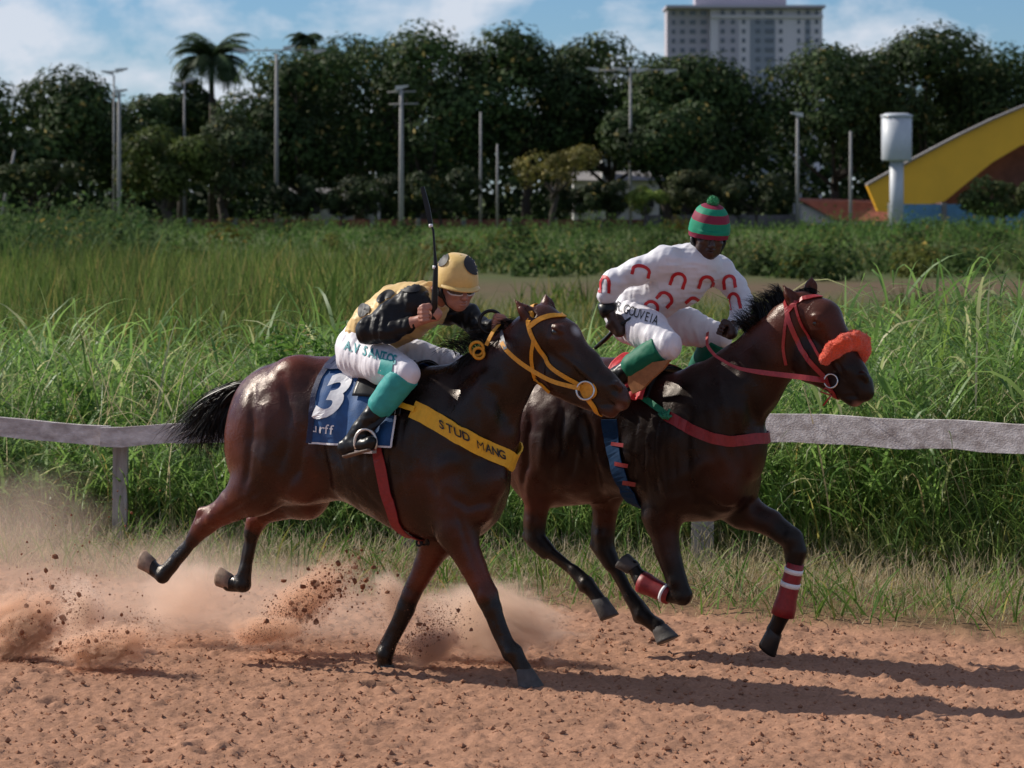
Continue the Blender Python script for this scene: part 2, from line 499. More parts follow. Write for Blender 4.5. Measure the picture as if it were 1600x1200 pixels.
# ------------------------------------------------------------------ horses
def crom(xs, ys, n=240):
    """smooth resampling of a profile"""
    xs = np.array(xs, float); ys = np.array(ys, float); o = np.argsort(xs); xs = xs[o]; ys = ys[o]
    m = np.gradient(ys, xs); X = np.linspace(xs[0], xs[-1], n); i = np.clip(np.searchsorted(xs, X) - 1, 0, len(xs) - 2)
    h = xs[i + 1] - xs[i]; t = (X - xs[i]) / h
    return X, (2 * t**3 - 3 * t**2 + 1) * ys[i] + (t**3 - 2 * t**2 + t) * h * m[i] + (-2 * t**3 + 3 * t**2) * ys[i + 1] + (t**3 - t**2) * h * m[i + 1]

def hoof_mesh(top, axis, toe, rt, rb, ln):
    """horse hoof: sloping wall wider at the ground, low heels, flat sole with a shoe rim"""
    axis = Vector(axis).normalized(); toe = Vector(toe); toe = (toe - axis * toe.dot(axis)).normalized(); sd = axis.cross(toe)
    top = Vector(top); V = []; F_ = []; n = 20; rings = 6
    prof = [(0.0, rt * 0.9), (0.06, rt * 1.05), (0.4, rt + (rb - rt) * 0.45), (0.85, rt + (rb - rt) * 0.9), (0.86, rb * 0.98), (1.0, rb)]
    for u, r in prof:
        for k in range(n):
            a = 2 * math.pi * k / n; ca, sa = math.cos(a), math.sin(a)
            fwd = ca * r * (1.12 if ca > 0 else 0.86)
            slope = 0.28 * ln * u * (1 if ca > 0 else 0.6)          # toe slopes forward
            hh = ln * u * (1.0 if ca > 0 else 1.0) - (0.16 * ln * (1 - u) * (ca - 1) * -0.5)
            V.append(top + axis * hh + toe * (fwd + slope) + sd * sa * r * 0.92)
    for i in range(rings - 1):
        for k in range(n): F_.append([i * n + k, i * n + (k + 1) % n, (i + 1) * n + (k + 1) % n, (i + 1) * n + k])
    c = len(V); V.append(top + axis * ln * 0.9 + toe * 0.22 * ln)
    for k in range(n): F_.append([(rings - 1) * n + k, (rings - 1) * n + (k + 1) % n, c])
    F_.append(list(range(n)))
    return V, F_

def build_horse(fr, sp, coat_mat, hoof_mats, hair_mat):
    """sp: traced skeleton. Returns root Empty, body verts, faces, bvh (all in the horse's frame)"""
    L = fr.L
    tr = sp['trunk']; S = [L(a, b, 0)[0] for a, b, c, d in tr]
    ztop = [L(a, b, 0)[2] for a, b, c, d in tr]; zbot = [L(a, c, 0)[2] for a, b, c, d in tr]; wid = [d for a, b, c, d in tr]
    xs, zt = crom(S, ztop); _, zb = crom(S, zbot); _, ww = crom(S, wid)
    allp = [L(a, b, 0) for a, b, *_ in tr] + [L(a, c, 0) for a, b, c, d in tr]
    for lg in sp['legs']: allp += [L(q[0], q[1], q[3]) for q in lg['pts']]
    allp += [L(*q[:2], 0) for q in sp['head']] + [L(*q[:2], 0) for q in sp['ears_tip']]
    allp = np.array(allp); lo = allp.min(0) - 0.16; hi = allp.max(0) + 0.16; lo[1] = -0.42; hi[1] = 0.42
    f = Field(lo, hi, sp.get('h', 0.0075))
    def trunk(X, Y, Z):
        t_ = np.interp(X, xs, zt); b_ = np.interp(X, xs, zb); w_ = np.maximum(np.interp(X, xs, ww), 0.02)
        zc = b_ + (t_ - b_) * 0.47; hh = np.where(Z > zc, t_ - zc, zc - b_); hh = np.maximum(hh, 0.02)
        e = 2.25
        q = (np.abs(Y / w_) ** e + np.abs((Z - zc) / hh) ** e) ** (1 / e)
        d = (q - 1) * np.minimum(w_, hh)
        over = np.maximum(np.maximum(xs[0] - X, X - xs[-1]), 0)
        return np.where(over > 0, np.sqrt(np.maximum(d, 0) ** 2 + over ** 2), d)
    f.func((xs[0] - 0.1, -0.4, zb.min() - 0.1), (xs[-1] + 0.1, 0.4, zt.max() + 0.1), trunk, k=0)
    # neck
    nk = sp['neck']
    for a, b in zip(nk, nk[1:]):
        f.cone(L(a[0], a[1], a[4]), L(b[0], b[1], b[4]), a[2], b[2], lat=(a[3] / a[2] + b[3] / b[2]) / 2, k=0.07)
    for e in sp['ells']:      # muscles: px,py,t, radii(in-plane a, b), lateral, angle in picture, blend
        px, py, t, a, b, lt, ang, kk = e; c, s_ = math.cos(R(ang)), math.sin(R(ang))
        f.ell(L(px, py, t), (a, lt, b), [[c, 0, -s_], [0, 1, 0], [s_, 0, c]], k=kk)
    for e in sp['hollows']:
        px, py, t, a, b, lt, ang, kk = e; c, s_ = math.cos(R(ang)), math.sin(R(ang))
        f.ell(L(px, py, t), (a, lt, b), [[c, 0, -s_], [0, 1, 0], [s_, 0, c]], k=kk, op='sub')
    # legs
    for lg in sp['legs']:
        P = [L(q[0], q[1], q[3]) for q in lg['pts']]
        for i in range(len(P) - 1):
            ra, rb = lg['pts'][i][2], lg['pts'][i + 1][2]
            if i == 5:      # cannon: bone in front, tendons behind with a groove between
                d_ = P[i + 1] - P[i]; fwd_ = np.array([-d_[2], 0, d_[0]]) / np.linalg.norm(d_)
                f.cone(P[i] + fwd_ * .008, P[i + 1] + fwd_ * .006, .0275, .0265, lat=1.05, k=0.008)
                f.cone(P[i] - fwd_ * .022, P[i + 1] - fwd_ * .024, .0155, .0150, lat=1.0, k=0.004)
                continue
            f.cone(P[i], P[i + 1], ra, rb, lat=lg.get('lat', 0.9), k=0.05 if i < 2 else 0.009)
        for j, (bx, rj) in ((3, (.75, 1.06)), (7, (.8, 1.05))):      # bony knobs at knee or hock and at the fetlock
            q_ = lg['pts'][j]; a_ = P[j]; d_ = P[j + 1] - P[j - 1]; fwd_ = np.array([-d_[2], 0, d_[0]]) / np.linalg.norm(d_)
            for sd_ in (-1, 1): f.ell(a_ + np.array([0, sd_ * q_[2] * .55, 0]) + fwd_ * .006, np.array((q_[2] * .6, q_[2] * .5, q_[2] * .75)) * rj, None, k=.010)
            if j == 7: f.ell(a_ - fwd_ * q_[2] * .75, np.array((q_[2] * .55,) * 3), None, k=.010)
        for q in lg.get('bones', []):   # ((px,py,t,r),(px,py,t,r))
            f.cone(L(*q[0][:3]), L(*q[1][:3]), q[0][3], q[1][3], k=0.02)
    # head
    hd = sp['head']           # px,py,r,lat : poll, forehead, face, nose, muzzle
    for a, b in zip(hd, hd[1:]):
        f.cone(L(a[0], a[1], 0), L(b[0], b[1], 0), a[2], b[2], lat=(a[3] + b[3]) / 2, k=0.04)
    for q in sp['headell']:
        px, py, t, a, b, lt, ang, kk = q; c, s_ = math.cos(R(ang)), math.sin(R(ang))
        f.ell(L(px, py, t), (a, lt, b), [[c, 0, -s_], [0, 1, 0], [s_, 0, c]], k=kk)
    for q in sp['headsub']:
        px, py, t, a, b, lt, ang, kk = q; c, s_ = math.cos(R(ang)), math.sin(R(ang))
        f.ell(L(px, py, t), (a, lt, b), [[c, 0, -s_], [0, 1, 0], [s_, 0, c]], k=kk, op='sub')
    for q in sp['jaw']:
        f.cone(L(q[0], q[1], 0), L(q[3], q[4], 0), q[2], q[5], lat=q[6], k=0.03)
    # ears: leaf-shaped with a hollow in front
    for (tip, base, t) in zip(sp['ears_tip'], sp['ears_base'], (-1, 1)):
        b = L(base[0], base[1], base[2]); tp = L(tip[0], tip[1], tip[2]); m = b * 0.5 + tp * 0.5
        f.cone(b, m, 0.036, 0.035, k=0.02, lat=0.85); f.cone(m, tp + (tp - m) * .12, 0.033, 0.003, k=0.012, lat=0.85)
        fw = np.array([0.034, -0.01, 0.004])
        f.cone(b * 0.75 + tp * 0.25 + fw, b * 0.2 + tp * 0.8 + fw * 0.75, 0.019, 0.007, k=0.008, op='sub')
    # faint surface relief: muscle and rib hollows
    f.noise(0.014, 5.0, seed=3); f.noise(0.003, 14.0, seed=4); f.noise(0.003, 30.0, seed=8)
    V, Fq = f.mesh(); V = relax(V, Fq, 2)
    # grooves and ridges of the muscles, pressed into both sides
    bv0 = bvh_of(V, Fq)
    def vnormals(V):
        a, b, c, d = (V[Fq[:, i]] for i in range(4)); n = np.cross(c - a, d - b); nn = np.zeros_like(V)
        for i in range(4): np.add.at(nn, Fq[:, i], n)
        return nn / (np.linalg.norm(nn, axis=1, keepdims=True) + 1e-12)
    nn = vnormals(V); disp = np.zeros(len(V))
    for pts, dep, sg in sp['grooves']:
        Q = [fr.hit(bv0, *q)[0] for q in pts]; Q = [np.array(q) for q in Q if q is not None]
        if len(Q) < 2: continue
        for mir in (1, -1):
            best = np.full(len(V), 9.0); lo_ = np.min(Q, 0) * np.array([1, 1, 1]) - 3 * sg; hi_ = np.max(Q, 0) + 3 * sg
            Vm = V * np.array([1, mir, 1]); sel = ((Vm > lo_ - .02) & (Vm < hi_ + .02)).all(1); W = Vm[sel]; bb = np.full(len(W), 9.0)
            for a, b in zip(Q, Q[1:]):
                ba = b - a; h = np.clip(((W - a) @ ba) / (ba @ ba + 1e-12), 0, 1); bb = np.minimum(bb, np.linalg.norm(W - a - h[:, None] * ba, axis=1))
            e0 = np.minimum(np.linalg.norm(W - Q[0], axis=1), np.linalg.norm(W - Q[-1], axis=1)); disp[sel] -= dep * np.exp(-(bb / sg) ** 2) * np.clip(.35 + e0 / (4 * sg), 0, 1)
    V = V + nn * disp[:, None]; V = relax(V, Fq, 1)
    # coat colour: black points on the lower legs, dark muzzle, shade of flank and haunch painted in as dark patches
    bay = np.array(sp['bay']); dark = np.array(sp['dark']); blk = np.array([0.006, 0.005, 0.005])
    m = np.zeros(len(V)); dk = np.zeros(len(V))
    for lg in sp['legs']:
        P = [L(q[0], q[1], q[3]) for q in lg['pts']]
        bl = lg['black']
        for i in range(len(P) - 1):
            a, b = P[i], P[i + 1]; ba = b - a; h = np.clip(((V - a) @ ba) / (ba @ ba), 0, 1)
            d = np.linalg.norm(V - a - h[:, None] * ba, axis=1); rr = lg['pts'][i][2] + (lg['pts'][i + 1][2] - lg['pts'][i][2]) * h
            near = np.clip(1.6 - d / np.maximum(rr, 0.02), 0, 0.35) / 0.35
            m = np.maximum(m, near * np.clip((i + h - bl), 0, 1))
    for (px, py, r) in sp['dark_shade_spots']:
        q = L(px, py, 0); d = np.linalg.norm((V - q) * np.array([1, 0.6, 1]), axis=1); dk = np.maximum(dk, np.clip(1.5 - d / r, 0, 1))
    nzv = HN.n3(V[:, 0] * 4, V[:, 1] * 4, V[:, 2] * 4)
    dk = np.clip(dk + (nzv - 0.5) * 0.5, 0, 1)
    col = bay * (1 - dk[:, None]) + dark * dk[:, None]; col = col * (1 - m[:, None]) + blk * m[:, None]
    for (px, py, t, r, c_) in sp.get('marks', []):
        q = L(px, py, t); d = np.linalg.norm(V - q, axis=1) + (nzv - 0.5) * 0.02; k = np.clip(1.3 - d / r, 0, 1)[:, None]; col = col * (1 - k) + np.array(c_) * k
    root = empty('horse', fr.M.translation, -fr.th)
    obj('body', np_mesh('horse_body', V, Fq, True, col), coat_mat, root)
    bv = bvh_of(V, Fq)
    for i, hf in enumerate(sp['hooves']):
        a = L(*hf['top']); b = L(*hf['bot']); ax = b - a; ln = float(np.linalg.norm(ax)); toe = L(*hf['toe']) - a
        vv, ff = hoof_mesh(a, ax, toe, hf.get('rt', 0.047) * .92, hf.get('rb', 0.057) * .88, ln * hf.get('l', 1.0))
        obj('hoof', np_mesh('hoof', np.array([tuple(q) for q in vv]), ff, True), hoof_mats[hf.get('m', 0)], root)
    for (px, py, t, r) in sp['eyes']:
        bm = bmesh.new(); bmesh.ops.create_uvsphere(bm, u_segments=16, v_segments=12, radius=r, matrix=Matrix.Translation(Vector(L(px, py, t))))
        me = bpy.data.meshes.new('eye'); bm.to_mesh(me); bm.free(); me.polygons.foreach_set('use_smooth', [True] * len(me.polygons)); obj('eye', me, M_eye, root)
    return root, V, Fq, bv

def coat_material(name, rough, wet):
    """short glossy coat: fine hair grain, sweat-wet patches, soft veins"""
    m, t, b, o = mat_base(name); l = t.links.new
    a = N(t, 'ShaderNodeAttribute', attribute_name='Col'); tc = N(t, 'ShaderNodeTexCoord')
    mp = N(t, 'ShaderNodeMapping'); mp.inputs['Scale'].default_value = (60, 160, 160); l(tc.outputs['Object'], mp.inputs['Vector'])
    g = N(t, 'ShaderNodeTexNoise'); setin(g, Scale=2.2, Detail=3.0); l(mp.outputs[0], g.inputs['Vector'])
    v = N(t, 'ShaderNodeTexNoise'); setin(v, Scale=4.0, Detail=6.0, Roughness=0.6); l(tc.outputs['Object'], v.inputs['Vector'])
    mr = N(t, 'ShaderNodeMapRange'); setin(mr, From_Min=0.3, From_Max=0.7, To_Min=0.75, To_Max=1.3); l(v.outputs['Fac'], mr.inputs['Value'])
    mg = N(t, 'ShaderNodeMapRange'); setin(mg, From_Min=0.3, From_Max=0.7, To_Min=0.8, To_Max=1.2); l(g.outputs['Fac'], mg.inputs['Value'])
    mm = N(t, 'ShaderNodeMath', operation='MULTIPLY'); l(mr.outputs[0], mm.inputs[0]); l(mg.outputs[0], mm.inputs[1])
    vm = N(t, 'ShaderNodeVectorMath', operation='SCALE'); l(a.outputs['Color'], vm.inputs[0]); l(mm.outputs[0], vm.inputs['Scale'])
    l(vm.outputs[0], b.inputs['Base Color'])
    r = N(t, 'ShaderNodeMapRange'); setin(r, From_Min=0.35, From_Max=0.65, To_Min=rough + 0.16, To_Max=rough - 0.08); 
    w2 = N(t, 'ShaderNodeTexNoise'); setin(w2, Scale=11.0, Detail=8.0, Roughness=0.72); l(tc.outputs['Object'], w2.inputs['Vector'])
    l(w2.outputs['Fac'], r.inputs['Value']); l(r.outputs[0], b.inputs['Roughness'])
    b.inputs['Specular IOR Level'].default_value = wet
    b.inputs['Specular Tint'].default_value = (1.0, .86, .76, 1)
    b.inputs['Sheen Weight'].default_value = 0.0
    b.inputs['Anisotropic'].default_value = 0.3
    # skin creases and fibres under the hair
    m3 = N(t, 'ShaderNodeMapping'); m3.inputs['Scale'].default_value = (10, 14, 5); m3.inputs['Rotation'].default_value = (0, .5, 0); l(tc.outputs['Object'], m3.inputs['Vector'])
    cr_ = N(t, 'ShaderNodeTexNoise'); setin(cr_, Scale=2.4, Detail=5.0, Roughness=0.6, Distortion=1.2); l(m3.outputs[0], cr_.inputs['Vector'])
    b0 = N(t, 'ShaderNodeBump'); b0.inputs['Strength'].default_value = 0.2; b0.inputs['Distance'].default_value = 0.010; l(cr_.outputs['Fac'], b0.inputs['Height'])
    # thin branching veins
    wn = N(t, 'ShaderNodeTexNoise'); setin(wn, Scale=3.0, Detail=4.0); l(tc.outputs['Object'], wn.inputs['Vector'])
    ab = N(t, 'ShaderNodeMath', operation='SUBTRACT'); ab.inputs[1].default_value = .5; l(wn.outputs['Fac'], ab.inputs[0]); ab2 = N(t, 'ShaderNodeMath', operation='ABSOLUTE'); l(ab.outputs[0], ab2.inputs[0])
    vr = N(t, 'ShaderNodeMapRange', interpolation_type='SMOOTHSTEP'); setin(vr, From_Min=0.0, From_Max=0.012, To_Min=1.0, To_Max=0.0); l(ab2.outputs[0], vr.inputs['Value'])
    b1_ = N(t, 'ShaderNodeBump'); b1_.inputs['Strength'].default_value = 0.16; b1_.inputs['Distance'].default_value = 0.004; l(vr.outputs[0], b1_.inputs['Height']); l(b0.outputs[0], b1_.inputs['Normal'])
    bp = N(t, 'ShaderNodeBump'); bp.inputs['Strength'].default_value = 0.4; bp.inputs['Distance'].default_value = 0.003; l(g.outputs['Fac'], bp.inputs['Height']); l(b1_.outputs[0], bp.inputs['Normal'])
    l(bp.outputs[0], b.inputs['Normal'])
    return m

M_coat1 = coat_material('wet_bay_coat', 0.25, 0.40)
M_coat2 = coat_material('bay_coat', 0.31, 0.30)
M_hoofp = material('pale_hoof', (0.26, 0.17, 0.115), 0.7, var=0.45, vscale=30, bump=0.2, bscale=60)
M_hoofd = material('grey_hoof', (0.055, 0.05, 0.047), 0.6, var=0.4, vscale=25, bump=0.2, bscale=50)
M_hair = material('black_horsehair', (0.006, 0.0055, 0.005), 0.4, spec=0.25)
M_eye = material('eye', (0.004, 0.003, 0.002), 0.06, spec=0.8)

H1 = Frame(590, 17.95, 28)
h1 = dict(
    h=0.0094,
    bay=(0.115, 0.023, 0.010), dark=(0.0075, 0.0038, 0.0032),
    trunk=[(362, 650, 730, .07), (380, 606, 760, .17), (410, 575, 785, .25), (450, 559, 790, .285), (495, 556, 786, .285), (540, 562, 783, .272),
           (590, 574, 806, .285), (640, 578, 832, .295), (690, 568, 845, .28), (725, 572, 842, .245), (755, 600, 832, .205), (778, 645, 800, .14), (788, 685, 765, .07)],
    neck=[(722, 655, .265, .165, 0), (766, 605, .20, .125, 0), (802, 563, .155, .105, 0), (832, 528, .12, .09, 0), (846, 512, .10, .085, 0)],
    head=[(848, 503, .085, .85), (880, 530, .098, .92), (915, 567, .074, .86), (945, 597, .058, .92), (964, 614, .056, 1.0)],
    headell=[(868, 583, -.035, .115, .105, .045, 20, .03), (868, 583, .035, .115, .105, .045, 20, .03),
             (873, 515, -.085, .034, .022, .022, 30, .015), (873, 515, .085, .034, .022, .022, 30, .015),
             (964, 603, -.043, .032, .026, .02, 40, .012), (964, 603, .043, .032, .026, .02, 40, .012),
             (972, 626, 0, .042, .05, .05, 0, .02), (905, 575, -.062, .10, .012, .012, 45, .02)],
    headsub=[(959, 611, -.066, .030, .020, .026, 60, .008), (959, 611, .066, .030, .020, .026, 60, .008),
             (959, 641, -.05, .04, .005, .03, 20, .008), (890, 556, -.095, .06, .02, .022, 45, .03),
             (867, 519, -.104, .022, .013, .014, 20, .006)],
    jaw=[(872, 598, .075, 922, 622, .055, .72), (922, 622, .052, 955, 641, .040, .9), (885, 575, .08, 938, 610, .058, .75)],
    ears_tip=[(802, 466, -.075), (853, 461, .06)], ears_base=[(835, 505, -.055), (857, 490, .05)],
    eyes=[(867, 519, -.082, .019), (867, 519, .082, .019)],
    ells=[(432, 668, -.13, .25, .24, .155, 0, .08), (432, 668, .13, .25, .24, .155, 0, .08),
          (402, 700, -.14, .17, .21, .12, -15, .06), (402, 700, .14, .17, .21, .12, -15, .06),
          (462, 748, -.15, .16, .12, .11, 35, .05), (468, 760, .15, .17, .12, .10, 25, .05),
          (462, 590, -.12, .12, .10, .10, 0, .08), (462, 590, .12, .12, .10, .10, 0, .08),
          (735, 665, -.135, .13, .30, .085, 25, .07), (735, 665, .135, .13, .30, .085, 25, .07),
          (700, 742, -.165, .16, .11, .085, -25, .045), (700, 742, .165, .16, .11, .085, -25, .045),
          (758, 752, -.09, .12, .14, .10, 20, .05), (758, 752, .09, .12, .14, .10, 20, .05),
          (742, 790, -.10, .12, .10, .09, 30, .05), (742, 790, .10, .12, .10, .09, 30, .05),
          (786, 692, 0, .07, .13, .11, 20, .09)],
    hollows=[(508, 700, -.36, .10, .20, .10, 20, .05), (508, 700, .36, .10, .20, .10, 20, .05), (776, 640, -.23, .035, .17, .07, -38, .05), (670, 790, -.33, .08, .05, .07, 0, .05), (722, 720, -.29, .03, .16, .05, 30, .04)],
    legs=[
        dict(black=4.2, pts=[(432, 720, .19, -.14), (402, 762, .135, -.155), (366, 788, .088, -.16), (336, 808, .062, -.16), (318, 824, .056, -.16), (301, 845, .040, -.16), (270, 882, .036, -.16), (254, 899, .044, -.16), (243, 892, .037, -.16), (236, 886, .042, -.16)],
             bones=[((352, 790, -.16, .035), (316, 800, -.16, .026)), ((316, 800, -.16, .026), (300, 838, -.16, .022))]),
        dict(black=4.0, pts=[(486, 745, .16, .14), (478, 772, .125, .15), (445, 786, .082, .15), (412, 803, .058, .15), (400, 815, .056, .15), (393, 838, .040, .15), (384, 890, .036, .15), (379, 912, .045, .15), (367, 913, .038, .15), (359, 912, .042, .15)],
             bones=[((445, 776, .15, .04), (399, 794, .15, .028)), ((399, 794, .15, .028), (388, 830, .15, .022))]),
        dict(black=2.6, pts=[(706, 775, .125, -.15), (712, 830, .098, -.145), (738, 885, .072, -.14), (760, 930, .059, -.14), (769, 952, .052, -.14), (778, 974, .038, -.14), (794, 1008, .035, -.14), (802, 1020, .045, -.14), (813, 1037, .037, -.14), (819, 1046, .043, -.14)],
             bones=[((752, 930, -.14, .03), (757, 946, -.14, .026)), ((764, 960, -.14, .02), (790, 1018, -.14, .018))]),
        dict(black=2.4, pts=[(712, 790, .12, .12), (688, 838, .095, .125), (664, 885, .066, .125), (643, 930, .052, .125), (634, 952, .048, .125), (622, 980, .037, .125), (607, 1012, .036, .125), (602, 1022, .043, .125), (601, 1036, .037, .125), (601, 1042, .042, .125)],
             bones=[((626, 958, .125, .02), (598, 1010, .125, .018))])],
    grooves=[([(672, 640), (668, 700), (675, 750), (690, 790)], .013, .030), ([(738, 585), (748, 640), (764, 700)], .009, .022), ([(745, 565), (775, 612), (795, 660)], .015, .030),
             ([(850, 600), (825, 630), (800, 670)], .012, .018), ([(700, 772), (732, 792), (768, 782)], .013, .022), ([(682, 735), (705, 720), (728, 722)], -.016, .035), ([(715, 640), (722, 690), (735, 730)], -.010, .03),
             ([(715, 800), (730, 850), (746, 892)], .009, .015), ([(488, 640), (498, 690), (508, 740), (520, 775)], .026, .032), ([(398, 605), (394, 660), (388, 720), (380, 765)], .013, .024),
             ([(440, 590), (452, 640), (446, 700), (428, 752)], .013, .028), ([(475, 690), (465, 735), (440, 772)], .014, .026), ([(415, 640), (418, 700), (410, 745)], -.010, .035), ([(405, 768), (372, 790), (345, 806)], .009, .014),
             ([(470, 575), (520, 585), (560, 600)], .008, .03), ([(520, 700), (560, 760), (600, 800)], .006, .02),
             ([(870, 552), (900, 570), (925, 592)], -.007, .010), ([(850, 560), (848, 590), (862, 612), (885, 618)], .008, .014), ([(936, 633), (955, 632), (976, 634)], .010, .006), ([(950, 600), (962, 600), (970, 610)], -.006, .008),
             ([(862, 508), (872, 508), (884, 514)], -.007, .008), ([(858, 528), (870, 531), (880, 527)], -.005, .007), ([(768, 962), (784, 1002)], .008, .008), ([(757, 925), (768, 948)], -.006, .014)]
             + [([(556 + 19 * k, 650), (548 + 19 * k, 715), (556 + 19 * k, 780)], .0055, .012) for k in range(6)],
    hooves=[dict(top=(238, 887, -.16), bot=(217, 879, -.16), toe=(234, 872, -.16), m=0, l=.82), dict(top=(361, 912, .15), bot=(337, 907, .15), toe=(357, 896, .15), m=0, l=.82),
            dict(top=(818, 1046, -.14), bot=(823, 1077, -.14), toe=(845, 1050, -.14), m=1, rb=.072), dict(top=(601, 1040, .125), bot=(605, 1062, .125), toe=(630, 1046, .125), m=1)],
    dark_shade_spots=[(470, 700, .30), (440, 740, .26), (455, 640, .24), (500, 640, .22), (430, 715, .20), (710, 590, .34), (800, 590, .26), (735, 730, .36), (845, 540, .22), (905, 575, .26), (720, 830, .2), (690, 780, .3), (620, 740, .42), (700, 650, .38), (760, 640, .3), (820, 560, .2), (880, 560, .2), (950, 610, .16), (650, 700, .4), (740, 800, .2), (560, 700, .25)],  # dark coat areas; shadow-side darkening of haunch and flank is put into the colour
    marks=[(957, 611, -.05, .035, (.004, .003, .003)), (899, 517, -.02, .028, (.35, .33, .32)), (968, 636, -.03, .02, (.12, .07, .06))],
)
H2 = Frame(1030, 18.5, 33)
